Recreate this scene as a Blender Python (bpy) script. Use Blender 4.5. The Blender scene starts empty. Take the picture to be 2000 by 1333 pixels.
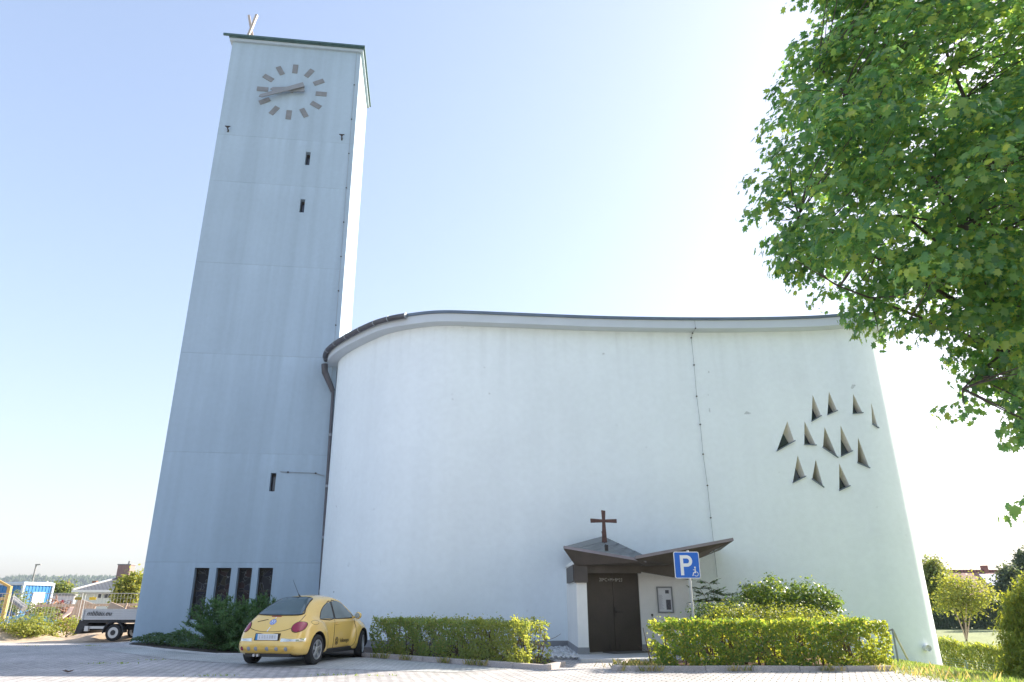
import bpy, bmesh, math, random
import numpy as np
from mathutils import Vector, Matrix
from mathutils.bvhtree import BVHTree
from mathutils.geometry import delaunay_2d_cdt
from math import sin, cos, tan, atan2, pi, radians, hypot
random.seed(7); RNG = np.random.default_rng(7)
S = bpy.context.scene
COL = S.collection

# ------------------------------------------------------------------ camera
CAM_H = 1.315
TH = math.atan(0.3833)
cam = bpy.data.cameras.new('camera'); co = bpy.data.objects.new('camera', cam); COL.objects.link(co)
co.location = (0, 0, CAM_H); co.rotation_euler = (pi/2 + TH, 0, 0)
cam.sensor_width = 36; cam.lens = 24; cam.clip_end = 6000; cam.clip_start = .1
S.camera = co
S.render.resolution_x, S.render.resolution_y = 1024, 682
# ------------------------------------------------------------------ world + sun
SUN_EL = radians(30); SUN_AZ = radians(25)          # azimuth measured from +X towards +Y
sd = Vector((cos(SUN_EL)*cos(SUN_AZ), cos(SUN_EL)*sin(SUN_AZ), sin(SUN_EL)))
w = bpy.data.worlds.new("World"); S.world = w; w.use_nodes = True
nt = w.node_tree; bg = nt.nodes['Background']
sky = nt.nodes.new('ShaderNodeTexSky'); sky.sky_type = 'NISHITA'; sky.sun_disc = False
sky.sun_elevation = SUN_EL; sky.sun_rotation = pi/2 - SUN_AZ
sky.altitude = 450; sky.air_density = 1.4; sky.dust_density = 3.0; sky.ozone_density = 4.5
gm = nt.nodes.new('ShaderNodeGamma'); gm.inputs[1].default_value = .65; nt.links.new(sky.outputs[0], gm.inputs[0])   # a hazy, even summer sky
tn = nt.nodes.new('ShaderNodeVectorMath'); tn.operation = 'MULTIPLY'; tn.inputs[1].default_value = (1.32, 1.215, 1.25); nt.links.new(gm.outputs[0], tn.inputs[0]); nt.links.new(tn.outputs[0], bg.inputs[0]); bg.inputs[1].default_value = 0.15
sl = bpy.data.lights.new('sun', 'SUN'); sl.energy = 4.9; sl.angle = radians(.5); sl.color = (1, .90, .76)
so = bpy.data.objects.new('sun', sl); COL.objects.link(so)
so.rotation_euler = sd.to_track_quat('Z', 'Y').to_euler(); so.location = sd*60
S.view_settings.view_transform = 'Standard'; S.view_settings.look = 'None'
S.view_settings.exposure = 1.42; S.view_settings.gamma = 1

# ------------------------------------------------------------------ rays of the photograph -> points of the place
F = 1333.3; CT, ST = cos(TH), sin(TH)
def ray(px, py):
    u = (px-1000)/F; v = (666.5-py)/F
    return Vector((u, CT - v*ST, ST + v*CT))
def at_y(px, py, Y):
    d = ray(px, py); return Vector((0, 0, CAM_H)) + d*(Y/d.y)
def at_z(px, py, z=0.0):
    d = ray(px, py); return Vector((0, 0, CAM_H)) + d*((z-CAM_H)/d.z)
def at_plane(px, py, p, n):
    d = ray(px, py); o = Vector((0, 0, CAM_H)); return o + d*((p-o).dot(n)/d.dot(n))
def sstep(a, b, x):
    t = max(0., min(1., (x-a)/(b-a))); return t*t*(3-2*t)
def gh(x, y):                                          # height of the ground
    z = -1.2*sstep(8.2, 18, x)*sstep(9, 15, y)*(1-.72*sstep(30, 46, y))
    z += -.22*sstep(-13, -17, x)*sstep(24, 29, y)
    z += -.35*sstep(60, 200, y)
    return z

# ------------------------------------------------------------------ materials
def nodes(name):
    m = bpy.data.materials.new(name); m.use_nodes = True
    return m, m.node_tree, m.node_tree.nodes['Principled BSDF']
def pm(name, col, rough=.6, metal=0, var=.12, scale=2.0, bump=0, bscale=40, spec=.5, coat=0, stretch=None, var2=0, scale2=30):
    m, t, b = nodes(name); N, L = t.nodes, t.links
    b.inputs['Roughness'].default_value = rough; b.inputs['Metallic'].default_value = metal
    b.inputs['Specular IOR Level'].default_value = spec
    b.inputs['Coat Weight'].default_value = coat; b.inputs['Coat Roughness'].default_value = .04
    tc = N.new('ShaderNodeTexCoord'); src = tc.outputs['Object']
    if stretch:
        mp = N.new('ShaderNodeMapping'); mp.inputs['Scale'].default_value = stretch
        L.new(src, mp.inputs[0]); src2 = mp.outputs[0]
    else: src2 = src
    nz = N.new('ShaderNodeTexNoise'); nz.inputs['Scale'].default_value = scale; nz.inputs['Detail'].default_value = 6
    L.new(src2, nz.inputs[0])
    mr = N.new('ShaderNodeMapRange'); mr.inputs[1].default_value = .25; mr.inputs[2].default_value = .75
    mr.inputs[3].default_value = 1-var; mr.inputs[4].default_value = 1+var
    L.new(nz.outputs[0], mr.inputs[0])
    val = mr.outputs[0]
    if var2:
        n2 = N.new('ShaderNodeTexNoise'); n2.inputs['Scale'].default_value = scale2; n2.inputs['Detail'].default_value = 4
        L.new(src, n2.inputs[0])
        m2 = N.new('ShaderNodeMapRange'); m2.inputs[1].default_value = .3; m2.inputs[2].default_value = .7
        m2.inputs[3].default_value = 1-var2; m2.inputs[4].default_value = 1+var2
        L.new(n2.outputs[0], m2.inputs[0])
        mu = N.new('ShaderNodeMath'); mu.operation = 'MULTIPLY'
        L.new(val, mu.inputs[0]); L.new(m2.outputs[0], mu.inputs[1]); val = mu.outputs[0]
    mx = N.new('ShaderNodeVectorMath'); mx.operation = 'SCALE'; mx.inputs[0].default_value = col[:3]
    L.new(val, mx.inputs['Scale']); L.new(mx.outputs[0], b.inputs['Base Color'])
    if bump:
        nb = N.new('ShaderNodeTexNoise'); nb.inputs['Scale'].default_value = bscale; nb.inputs['Detail'].default_value = 5
        L.new(src, nb.inputs[0])
        bp = N.new('ShaderNodeBump'); bp.inputs['Strength'].default_value = bump; bp.inputs['Distance'].default_value = .02
        L.new(nb.outputs[0], bp.inputs['Height']); L.new(bp.outputs[0], b.inputs['Normal'])
    m['col'] = 1
    return m
def leafm(name, cols, trans=.45, rough=.45, patch=None, pscale=.5, tmul=(3.1, 2.6, 1.3)):
    """leaf: colour picked per leaf, light passes through"""
    m, t, b = nodes(name); N, L = t.nodes, t.links
    g = N.new('ShaderNodeNewGeometry'); cr = N.new('ShaderNodeValToRGB')
    e = cr.color_ramp.elements
    for i, c in enumerate(cols):
        p = i/(len(cols)-1)
        if i == 0: el = e[0]; el.position = 0
        elif i == len(cols)-1: el = e[-1]; el.position = 1
        else: el = e.new(p)
        el.color = (*c, 1)
    L.new(g.outputs['Random Per Island'], cr.inputs[0]); c_out = cr.outputs[0]
    if patch:
        tc = N.new('ShaderNodeTexCoord'); nz = N.new('ShaderNodeTexNoise'); nz.inputs['Scale'].default_value = pscale; nz.inputs['Detail'].default_value = 2
        L.new(tc.outputs['Object'], nz.inputs[0])
        mr = N.new('ShaderNodeMapRange'); mr.inputs[1].default_value = .48; mr.inputs[2].default_value = .62
        L.new(nz.outputs[0], mr.inputs[0])
        mx = N.new('ShaderNodeMix'); mx.data_type = 'RGBA'; mx.inputs[7].default_value = (*patch, 1)
        mu = N.new('ShaderNodeMath'); mu.operation = 'MULTIPLY'; mu.inputs[1].default_value = .6
        L.new(mr.outputs[0], mu.inputs[0]); L.new(mu.outputs[0], mx.inputs[0]); L.new(c_out, mx.inputs[6]); c_out = mx.outputs[2]
    L.new(c_out, b.inputs['Base Color']); b.inputs['Roughness'].default_value = rough
    tr = N.new('ShaderNodeBsdfTranslucent')
    hs = N.new('ShaderNodeVectorMath'); hs.operation = 'MULTIPLY'; hs.inputs[1].default_value = tmul
    L.new(c_out, hs.inputs[0]); L.new(hs.outputs[0], tr.inputs[0])
    ms = N.new('ShaderNodeMixShader'); ms.inputs[0].default_value = trans
    L.new(b.outputs[0], ms.inputs[1]); L.new(tr.outputs[0], ms.inputs[2])
    L.new(ms.outputs[0], N['Material Output'].inputs[0])
    return m
def plaster(name, col, joints=(), streak=.10, specks=False):
    m, t, b = nodes(name); N, L = t.nodes, t.links
    b.inputs['Roughness'].default_value = .85; b.inputs['Specular IOR Level'].default_value = .25
    tc = N.new('ShaderNodeTexCoord'); P = tc.outputs['Object']
    def noise(scale, stretch=None, detail=5):
        src = P
        if stretch:
            mp = N.new('ShaderNodeMapping'); mp.inputs['Scale'].default_value = stretch; L.new(P, mp.inputs[0]); src = mp.outputs[0]
        n = N.new('ShaderNodeTexNoise'); n.inputs['Scale'].default_value = scale; n.inputs['Detail'].default_value = detail
        L.new(src, n.inputs[0]); return n.outputs[0]
    def rng(x, a, b_, c, d):
        r = N.new('ShaderNodeMapRange'); r.inputs[1].default_value = a; r.inputs[2].default_value = b_; r.inputs[3].default_value = c; r.inputs[4].default_value = d
        L.new(x, r.inputs[0]); return r.outputs[0]
    def mul(a, c):
        r = N.new('ShaderNodeMath'); r.operation = 'MULTIPLY'; L.new(a, r.inputs[0]); L.new(c, r.inputs[1]); return r.outputs[0]
    v = rng(noise(.35), .3, .7, 1-.035, 1+.03)
    v = mul(v, rng(noise(1.0, (2.2, 2.2, .06)), .3, .75, 1-streak*.6, 1+streak))
    v = mul(v, rng(noise(6), .3, .7, .975, 1.02))
    if joints:
        sp = N.new('ShaderNodeSeparateXYZ'); L.new(P, sp.inputs[0])
        wob = rng(noise(1.3), 0, 1, -.012, .012)
        ad = N.new('ShaderNodeMath'); ad.operation = 'ADD'; L.new(sp.outputs[2], ad.inputs[0]); L.new(wob, ad.inputs[1])
        brk = rng(noise(.7, (1, 1, .3)), .35, .6, .25, 1.0)
        for z in joints:
            c = N.new('ShaderNodeMath'); c.operation = 'COMPARE'; L.new(ad.outputs[0], c.inputs[0]); c.inputs[1].default_value = z; c.inputs[2].default_value = .022
            k = N.new('ShaderNodeMath'); k.operation = 'MULTIPLY'; L.new(c.outputs[0], k.inputs[0]); L.new(brk, k.inputs[1])
            v = mul(v, rng(k.outputs[0], 0, 1, 1, .86))
            # paler runs below each day joint
            below = N.new('ShaderNodeMapRange'); below.inputs[1].default_value = z-.9; below.inputs[2].default_value = z; below.inputs[3].default_value = 0; below.inputs[4].default_value = 1
            L.new(sp.outputs[2], below.inputs[0])
            lt = N.new('ShaderNodeMath'); lt.operation = 'LESS_THAN'; L.new(sp.outputs[2], lt.inputs[0]); lt.inputs[1].default_value = z
            q = mul(mul(below.outputs[0], lt.outputs[0]), rng(noise(1.0, (4, 4, .12)), .45, .7, 0, 1))
            v = mul(v, rng(q, 0, 1, 1, 1.10))
    if specks:
        q = rng(noise(3.2, (1, 1, 1), 8), .705, .73, 0, 1)
        zone = rng(noise(.45), .47, .55, 0, 1)
        v = mul(v, rng(mul(q, zone), 0, 1, 1, .66))
        # thin rain runs below the eave and splash dirt at the foot
        sp = N.new('ShaderNodeSeparateXYZ'); L.new(P, sp.inputs[0])
        run = mul(rng(sp.outputs[2], 8.2, 10.9, 0, 1), rng(noise(1.0, (3.5, 3.5, .08)), .5, .72, 0, 1)); v = mul(v, rng(run, 0, 1, 1, .93))
        ft = mul(rng(sp.outputs[2], .4, 1.7, 1, 0), rng(noise(2.2, (1, 1, .6)), .42, .7, 0, 1)); v = mul(v, rng(ft, 0, 1, 1, .92))
    sc = N.new('ShaderNodeVectorMath'); sc.operation = 'SCALE'; sc.inputs[0].default_value = col
    L.new(v, sc.inputs['Scale']); L.new(sc.outputs[0], b.inputs['Base Color'])
    bp = N.new('ShaderNodeBump'); bp.inputs['Strength'].default_value = .25; bp.inputs['Distance'].default_value = .012
    hh = N.new('ShaderNodeMath'); hh.operation = 'ADD'; L.new(noise(30), hh.inputs[0]); L.new(rng(noise(2.0, (1, 1, .5)), 0, 1, 0, 1.6), hh.inputs[1])
    L.new(hh.outputs[0], bp.inputs['Height']); L.new(bp.outputs[0], b.inputs['Normal'])
    return m
def glassm(name, col=(.03, .04, .05), rough=.06):
    m, t, b = nodes(name); b.inputs['Base Color'].default_value = (*col, 1); b.inputs['Roughness'].default_value = rough
    b.inputs['Specular IOR Level'].default_value = .8
    N, L = t.nodes, t.links
    n = N.new('ShaderNodeTexNoise'); n.inputs['Scale'].default_value = 1.5
    r = N.new('ShaderNodeMapRange'); r.inputs[3].default_value = .6; r.inputs[4].default_value = 1.4
    tc = N.new('ShaderNodeTexCoord'); L.new(tc.outputs['Object'], n.inputs[0]); L.new(n.outputs[0], r.inputs[0])
    sc = N.new('ShaderNodeVectorMath'); sc.operation = 'SCALE'; sc.inputs[0].default_value = col
    L.new(r.outputs[0], sc.inputs['Scale']); L.new(sc.outputs[0], b.inputs['Base Color'])
    return m
def stainedm():
    m, t, b = nodes('stained_glass'); N, L = t.nodes, t.links
    tc = N.new('ShaderNodeTexCoord')
    nz = N.new('ShaderNodeTexNoise'); nz.inputs['Scale'].default_value = 2.2
    L.new(tc.outputs['Object'], nz.inputs[0])
    ad = N.new('ShaderNodeMixRGB') if False else N.new('ShaderNodeVectorMath'); ad.operation = 'ADD'
    sc0 = N.new('ShaderNodeVectorMath'); sc0.operation = 'SCALE'; sc0.inputs['Scale'].default_value = .7
    L.new(nz.outputs['Color'], sc0.inputs[0]); L.new(tc.outputs['Object'], ad.inputs[0]); L.new(sc0.outputs[0], ad.inputs[1])
    vo = N.new('ShaderNodeTexVoronoi'); vo.inputs['Scale'].default_value = 4.2; L.new(ad.outputs[0], vo.inputs[0])
    ve = N.new('ShaderNodeTexVoronoi'); ve.feature = 'DISTANCE_TO_EDGE'; ve.inputs['Scale'].default_value = 4.2; L.new(ad.outputs[0], ve.inputs[0])
    cr = N.new('ShaderNodeValToRGB'); cr.color_ramp.interpolation = 'CONSTANT'
    for i, c in enumerate([(.010, .012, .018), (.030, .014, .016), (.013, .017, .034), (.030, .027, .016), (.010, .011, .015), (.022, .024, .032)]):
        el = cr.color_ramp.elements[0] if i == 0 else cr.color_ramp.elements.new(i/6)
        el.color = (*c, 1)
    sp = N.new('ShaderNodeSeparateXYZ'); L.new(vo.outputs['Color'], sp.inputs[0]); L.new(sp.outputs[0], cr.inputs[0])
    lt = N.new('ShaderNodeMath'); lt.operation = 'LESS_THAN'; lt.inputs[1].default_value = .022; L.new(ve.outputs['Distance'], lt.inputs[0])
    mx = N.new('ShaderNodeMix'); mx.data_type = 'RGBA'; mx.inputs[7].default_value = (.12, .13, .14, 1)
    L.new(lt.outputs[0], mx.inputs[0]); L.new(cr.outputs[0], mx.inputs[6]); L.new(mx.outputs[2], b.inputs['Base Color'])
    b.inputs['Roughness'].default_value = .4; b.inputs['Specular IOR Level'].default_value = .25
    return m
def pavingm(name, c1, c2, mortar, rot, bw=.22, bh=.11, ms=.006):
    m, t, b = nodes(name); N, L = t.nodes, t.links
    tc = N.new('ShaderNodeTexCoord'); mp = N.new('ShaderNodeMapping'); mp.inputs['Rotation'].default_value[2] = rot
    L.new(tc.outputs['Object'], mp.inputs[0])
    br = N.new('ShaderNodeTexBrick'); br.inputs['Color1'].default_value = (*c1, 1); br.inputs['Color2'].default_value = (*c2, 1); br.inputs['Mortar'].default_value = (*mortar, 1)
    br.inputs['Scale'].default_value = 1; br.inputs['Brick Width'].default_value = bw; br.inputs['Row Height'].default_value = bh
    br.inputs['Mortar Size'].default_value = ms; br.inputs['Mortar Smooth'].default_value = .2; br.inputs['Bias'].default_value = -.1
    L.new(mp.outputs[0], br.inputs[0])
    def noise(sc, d=5):
        n = N.new('ShaderNodeTexNoise'); n.inputs['Scale'].default_value = sc; n.inputs['Detail'].default_value = d; L.new(tc.outputs['Object'], n.inputs[0]); return n.outputs[0]
    def rng(x, a, b_, c, d):
        r = N.new('ShaderNodeMapRange'); r.inputs[1].default_value = a; r.inputs[2].default_value = b_; r.inputs[3].default_value = c; r.inputs[4].default_value = d
        L.new(x, r.inputs[0]); return r.outputs[0]
    mu = N.new('ShaderNodeMath'); mu.operation = 'MULTIPLY'; L.new(rng(noise(.5), .3, .7, .82, 1.15), mu.inputs[0]); L.new(rng(noise(9), .3, .7, .88, 1.1), mu.inputs[1])
    sc = N.new('ShaderNodeVectorMath'); sc.operation = 'SCALE'; L.new(br.outputs[0], sc.inputs[0]); L.new(mu.outputs[0], sc.inputs['Scale'])
    # moss in the joints
    mx = N.new('ShaderNodeMix'); mx.data_type = 'RGBA'; mx.inputs[7].default_value = (.07, .085, .035, 1)
    gm = N.new('ShaderNodeMath'); gm.operation = 'MULTIPLY'; L.new(br.outputs['Fac'], gm.inputs[0]); L.new(rng(noise(.9), .5, .66, 0, .9), gm.inputs[1])
    L.new(gm.outputs[0], mx.inputs[0]); L.new(sc.outputs[0], mx.inputs[6]); L.new(mx.outputs[2], b.inputs['Base Color'])
    b.inputs['Roughness'].default_value = .85
    bp = N.new('ShaderNodeBump'); bp.inputs['Strength'].default_value = .5; bp.inputs['Distance'].default_value = .01
    iv = rng(br.outputs['Fac'], 0, 1, 1, 0); hs = N.new('ShaderNodeMath'); hs.operation = 'ADD'; L.new(iv, hs.inputs[0]); L.new(rng(noise(60), 0, 1, 0, .25), hs.inputs[1])
    L.new(hs.outputs[0], bp.inputs['Height']); L.new(bp.outputs[0], b.inputs['Normal'])
    return m
def tilem(name, col, col2, sx, sy):
    m, t, b = nodes(name); N, L = t.nodes, t.links
    tc = N.new('ShaderNodeTexCoord')
    br = N.new('ShaderNodeTexBrick'); br.inputs['Color1'].default_value = (*col, 1); br.inputs['Color2'].default_value = (*col2, 1)
    br.inputs['Mortar'].default_value = tuple(x*.35 for x in col)+(1,); br.inputs['Brick Width'].default_value = sx; br.inputs['Row Height'].default_value = sy
    br.inputs['Mortar Size'].default_value = .04; br.inputs['Scale'].default_value = 1
    L.new(tc.outputs['Object'], br.inputs[0]); L.new(br.outputs[0], b.inputs['Base Color']); b.inputs['Roughness'].default_value = .7
    return m

M = {}
M['white_plaster'] = plaster('white_plaster', (.835, .90, .93), streak=.02, specks=True)
M['porch_plaster'] = plaster('porch_plaster', (.84, .83, .80), streak=.02)
M['fascia'] = pm('fascia_paint', (.57, .62, .67), .7, var=.05, scale=1.2)
M['plinth'] = pm('plinth_paint', (.28, .28, .29), .8, var=.12, scale=3)
M['tan_plinth'] = pm('tan_plinth', (.5, .44, .37), .85, var=.12, scale=3)
M['gutter'] = pm('patinated_copper', (.10, .10, .115), .5, .3, var=.25, scale=3)
M['roof_metal'] = pm('dark_roof_metal', (.15, .19, .24), .45, .4, var=.2, scale=1.5)
M['green_copper'] = pm('green_copper', (.07, .13, .13), .55, .2, var=.3, scale=3)
M['niche'] = pm('niche_plaster', (.78, .76, .68), .85, var=.05)
M['dark_glass'] = glassm('dark_glass', (.03, .035, .06), .1)
M['stained'] = stainedm()
M['clock_grey'] = pm('clock_zinc', (.23, .235, .24), .6, .2, var=.15, scale=4)
M['hand_metal'] = pm('hand_metal', (.27, .28, .29), .5, .3, var=.1)
M['bracket'] = pm('rusty_bracket', (.06, .05, .045), .7, .2)
M['wire'] = pm('conductor_wire', (.30, .33, .36), .6, .3)
M['cross_light'] = pm('gilded_beam', (.46, .39, .33), .5, .1, var=.08)
M['brown_metal'] = pm('brown_sheet_copper', (.082, .070, .062), .55, .25, var=.22, scale=2.5, var2=.08)
M['canopy_top'] = pm('weathered_sheet', (.16, .175, .19), .4, .35, var=.2, scale=2, stretch=(1, 3, 1))
M['canopy_edge'] = pm('canopy_edge', (.22, .20, .22), .45, .3, var=.18)
M['door'] = pm('oiled_bronze_door', (.062, .050, .042), .5, .25, var=.18, scale=2, var2=.12, scale2=40)
M['chalk'] = pm('chalk', (.70, .70, .68), .9, var=.2, scale=30)
M['rust_cross'] = pm('rusted_cross', (.125, .066, .054), .75, .1, var=.35, scale=9)
M['alu'] = pm('brushed_aluminium', (.5, .51, .52), .35, .6, var=.06)
M['steel'] = pm('galvanised_steel', (.45, .46, .47), .45, .5, var=.1)
M['paper'] = pm('paper', (.74, .75, .78), .6, var=.02)
M['ink'] = pm('printed_ink', (.10, .10, .12), .6, var=.5, scale=25)
M['ink_grey'] = pm('printed_text', (.42, .42, .48), .6, var=.3, scale=60)
M['sign_blue'] = pm('sign_blue', (.005, .13, .58), .35, var=.03)
M['sign_white'] = pm('sign_white', (.80, .81, .82), .4, var=.03)
M['granite'] = pm('granite_kerb', (.42, .38, .36), .85, var=.15, scale=3, var2=.35, scale2=70, bump=.5)
M['slab'] = pm('concrete_slab', (.50, .50, .50), .85, var=.12, scale=2, var2=.1, scale2=40)
M['mat'] = pm('door_mat', (.10, .095, .09), .95, var=.2)
M['paving'] = pavingm('block_paving', (.53, .505, .495), (.40, .385, .38), (.09, .088, .085), radians(24), .24, .16, .012)
M['paving_grey'] = pavingm('grey_setts', (.52, .53, .51), (.44, .45, .44), (.22, .22, .21), radians(-40), .16, .10)
M['soil'] = pm('dark_soil', (.06, .045, .035), .95, var=.3, scale=5, bump=.8)
M['mulch'] = pm('leaf_mulch', (.17, .10, .065), .95, var=.4, scale=14, bump=1, bscale=60)
M['gravel'] = pm('pale_pebbles', (.62, .62, .62), .8, var=.25, scale=9)
M['lawn'] = pm('mown_grass', (.20, .235, .10), .9, var=.25, scale=.5, var2=.25, scale2=9)
M['site_soil'] = pm('site_soil', (.46, .36, .26), .95, var=.25, scale=.8, var2=.2, scale2=6, bump=.6, bscale=8)
M['bark'] = pm('bark', (.085, .07, .058), .9, var=.35, scale=6, bump=.8, bscale=25)
M['twig'] = pm('twig', (.13, .09, .065), .9, var=.3, scale=9)
M['maple_leaf'] = leafm('maple_leaf', [(.05, .125, .07), (.075, .165, .088), (.105, .20, .092), (.14, .23, .085), (.21, .26, .078)], .58, .26, tmul=(3.0, 2.85, 1.3))
M['hedge_leaf'] = leafm('hornbeam_leaf', [(.12, .19, .075), (.155, .235, .08), (.20, .27, .085), (.25, .245, .11)], .5, .4, patch=(.22, .26, .075), pscale=.8)
M['sun_hedge_leaf'] = leafm('sunlit_hornbeam_leaf', [(.075, .15, .045), (.11, .19, .05), (.165, .235, .055), (.27, .255, .085)], .55, .4, patch=(.19, .23, .055), pscale=.7, tmul=(3.4, 2.9, 1.1))  # same hornbeam, with the yellow of sunlight put into the leaf colour
M['juniper'] = leafm('juniper_needles', [(.04, .10, .036), (.055, .13, .042), (.085, .16, .055)], .25, .5)
M['cover_leaf'] = leafm('creeper_leaf', [(.032, .08, .028), (.05, .105, .035), (.075, .125, .042)], .3, .5)
M['shrub_leaf'] = leafm('shrub_leaf', [(.08, .125, .03), (.13, .18, .034), (.19, .22, .04)], .45, .45)
M['viburnum_leaf'] = leafm('viburnum_leaf', [(.05, .10, .03), (.075, .14, .036), (.11, .18, .04), (.16, .21, .05)], .4, .35)
M['ash_leaf'] = leafm('compound_leaf', [(.03, .085, .042), (.045, .115, .05), (.065, .135, .05)], .4, .4)
M['thuja'] = leafm('thuja_spray', [(.14, .205, .045), (.20, .265, .05), (.27, .30, .055), (.10, .155, .04)], .4, .6)
M['far_leaf'] = leafm('far_leaf', [(.10, .15, .06), (.14, .19, .065), (.20, .23, .075)], .4, .6)  # leaf colour paled, veiling glare put into it
M['yellow_leaf'] = leafm('yellow_leaf', [(.14, .185, .045), (.20, .235, .055), (.27, .275, .07)], .4, .6, tmul=(2.8, 2.5, 1.1))
M['dark_leaf'] = leafm('dark_leaf', [(.05, .085, .06), (.07, .11, .07), (.09, .125, .075)], .3, .6)  # lightened towards blue, veiling glare put into the leaf colour
M['grass_blade'] = leafm('grass_blade', [(.17, .26, .06), (.22, .31, .07), (.28, .34, .09), (.32, .32, .14)], .35, .6, tmul=(2.0, 2.0, 1.3))
M['straw'] = leafm('dry_straw', [(.30, .27, .15), (.36, .32, .20), (.17, .20, .06), (.14, .19, .05)], .3, .7)

# ------------------------------------------------------------------ mesh builder
class MB:
    def __init__(s): s.v = []; s.f = []
    def add(s, vs, fs):
        o = len(s.v); s.v += [Vector(p) for p in vs]; s.f += [tuple(i+o for i in f) for f in fs]; return s
    def box(s, c, d, R=None):
        c = Vector(c); vs = []
        for x in (-.5, .5):
            for y in (-.5, .5):
                for z in (-.5, .5):
                    p = Vector((x*d[0], y*d[1], z*d[2]))
                    if R is not None: p = R @ p
                    vs.append(c+p)
        return s.add(vs, [(0, 1, 3, 2), (4, 6, 7, 5), (0, 4, 5, 1), (2, 3, 7, 6), (0, 2, 6, 4), (1, 5, 7, 3)])
    def bar(s, p, q, w, h, up=(0, 0, 1)):
        p, q = Vector(p), Vector(q); d = (q-p).normalized(); u = Vector(up)
        if abs(d.dot(u)) > .98: u = Vector((0, 1, 0))
        x = d.cross(u).normalized(); z = x.cross(d)
        R = Matrix((x, d, z)).transposed()
        return s.box((p+q)/2, (w, (q-p).length, h), R)
    def prism(s, pts, vec):
        n = len(pts); vec = Vector(vec); a = [Vector(p) for p in pts]; b = [p+vec for p in a]
        return s.add(a+b, [tuple(range(n-1, -1, -1)), tuple(range(n, 2*n))]+[(i, (i+1) % n, n+(i+1) % n, n+i) for i in range(n)])
    def tube(s, path, r, n=8, caps=True):
        path = [Vector(p) for p in path]; m = len(path); rs = r if hasattr(r, '__len__') else [r]*m
        o = len(s.v); prev = None
        for i, p in enumerate(path):
            d = (path[min(i+1, m-1)]-path[max(i-1, 0)]).normalized()
            if prev is None:
                u = Vector((0, 0, 1)) if abs(d.z) < .9 else Vector((1, 0, 0))
                x = d.cross(u).normalized()
            else:
                x = (prev - d*prev.dot(d)).normalized()
            prev = x; y = d.cross(x)
            for k in range(n):
                a = 2*pi*k/n; s.v.append(p + (x*cos(a)+y*sin(a))*rs[i])
        for i in range(m-1):
            for k in range(n):
                a = o+i*n+k; b = o+i*n+(k+1) % n; s.f.append((a, b, b+n, a+n))
        if caps:
            s.f.append(tuple(o+k for k in range(n-1, -1, -1))); s.f.append(tuple(o+(m-1)*n+k for k in range(n)))
        return s
    def lathe(s, prof, axis='x', c=(0, 0, 0), n=28, caps=True):
        """prof: list of (a, r): a along the axis"""
        o = len(s.v); c = Vector(c); m = len(prof)
        for a, r in prof:
            for k in range(n):
                t = 2*pi*k/n
                p = (a, r*cos(t), r*sin(t)) if axis == 'x' else ((r*cos(t), a, r*sin(t)) if axis == 'y' else (r*cos(t), r*sin(t), a))
                s.v.append(c+Vector(p))
        for i in range(m-1):
            for k in range(n):
                a = o+i*n+k; b = o+i*n+(k+1) % n; s.f.append((a, b, b+n, a+n))
        if caps and prof[0][1] > 1e-5: s.f.append(tuple(o+k for k in range(n-1, -1, -1)))
        if caps and prof[-1][1] > 1e-5: s.f.append(tuple(o+(m-1)*n+k for k in range(n)))
        return s
    def build(s, name, mat, parent=None, world=True, smooth=None, bevel=0, kind=None, origin=None):
        me = bpy.data.meshes.new(name)
        off = Vector((0, 0, 0))
        if parent is not None and world:
            q = parent
            while q is not None: off += q.location; q = q.parent
        elif parent is None:
            if origin is None:
                a = np.array([tuple(p) for p in s.v]); off = Vector(((a[:, 0].min()+a[:, 0].max())/2, (a[:, 1].min()+a[:, 1].max())/2, a[:, 2].min()))
            else: off = Vector(origin)
        me.from_pydata([p-off for p in s.v], [], s.f)
        bm = bmesh.new(); bm.from_mesh(me); bmesh.ops.recalc_face_normals(bm, faces=bm.faces); bm.to_mesh(me); bm.free()
        o = bpy.data.objects.new(name, me); COL.objects.link(o)
        if mat is not None: me.materials.append(mat)
        if parent is not None: o.parent = parent
        else: o.location = off
        if smooth is not None:
            me.polygons.foreach_set('use_smooth', [True]*len(me.polygons)); me.set_sharp_from_angle(angle=radians(smooth))
        if bevel:
            b = o.modifiers.new('bevel', 'BEVEL'); b.width = bevel; b.segments = 2; b.limit_method = 'ANGLE'
        if kind: o['kind'] = kind
        return o
def tag(o, label, cat, group=None, kind=None):
    o['label'] = label; o['category'] = cat
    if group: o['group'] = group
    if kind: o['kind'] = kind
    return o
def thing(name, label, cat, loc=(0, 0, 0), rz=0, group=None):
    o = bpy.data.objects.new(name, None); COL.objects.link(o); o.location = loc; o.rotation_euler = (0, 0, rz)
    o.empty_display_size = .3
    return tag(o, label, cat, group)
def text_obj(name, s, size, mat, parent, mtx, extrude=.001, sx=1, shear=0, bold=0):
    cu = bpy.data.curves.new(name, 'FONT'); cu.body = s; cu.size = size; cu.extrude = extrude; cu.align_x = 'CENTER'; cu.align_y = 'CENTER'
    cu.offset = bold
    o = bpy.data.objects.new(name, cu); COL.objects.link(o)
    dg = bpy.context.evaluated_depsgraph_get(); me = bpy.data.meshes.new_from_object(o.evaluated_get(dg))
    bpy.data.objects.remove(o); bpy.data.curves.remove(cu)
    me.transform(Matrix(((sx, shear, 0, 0), (0, 1, 0, 0), (0, 0, 1, 0), (0, 0, 0, 1)))); me.transform(mtx)
    me.materials.clear(); me.materials.append(mat)
    o = bpy.data.objects.new(name, me); COL.objects.link(o)
    if parent is not None: o.parent = parent
    return o
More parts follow.
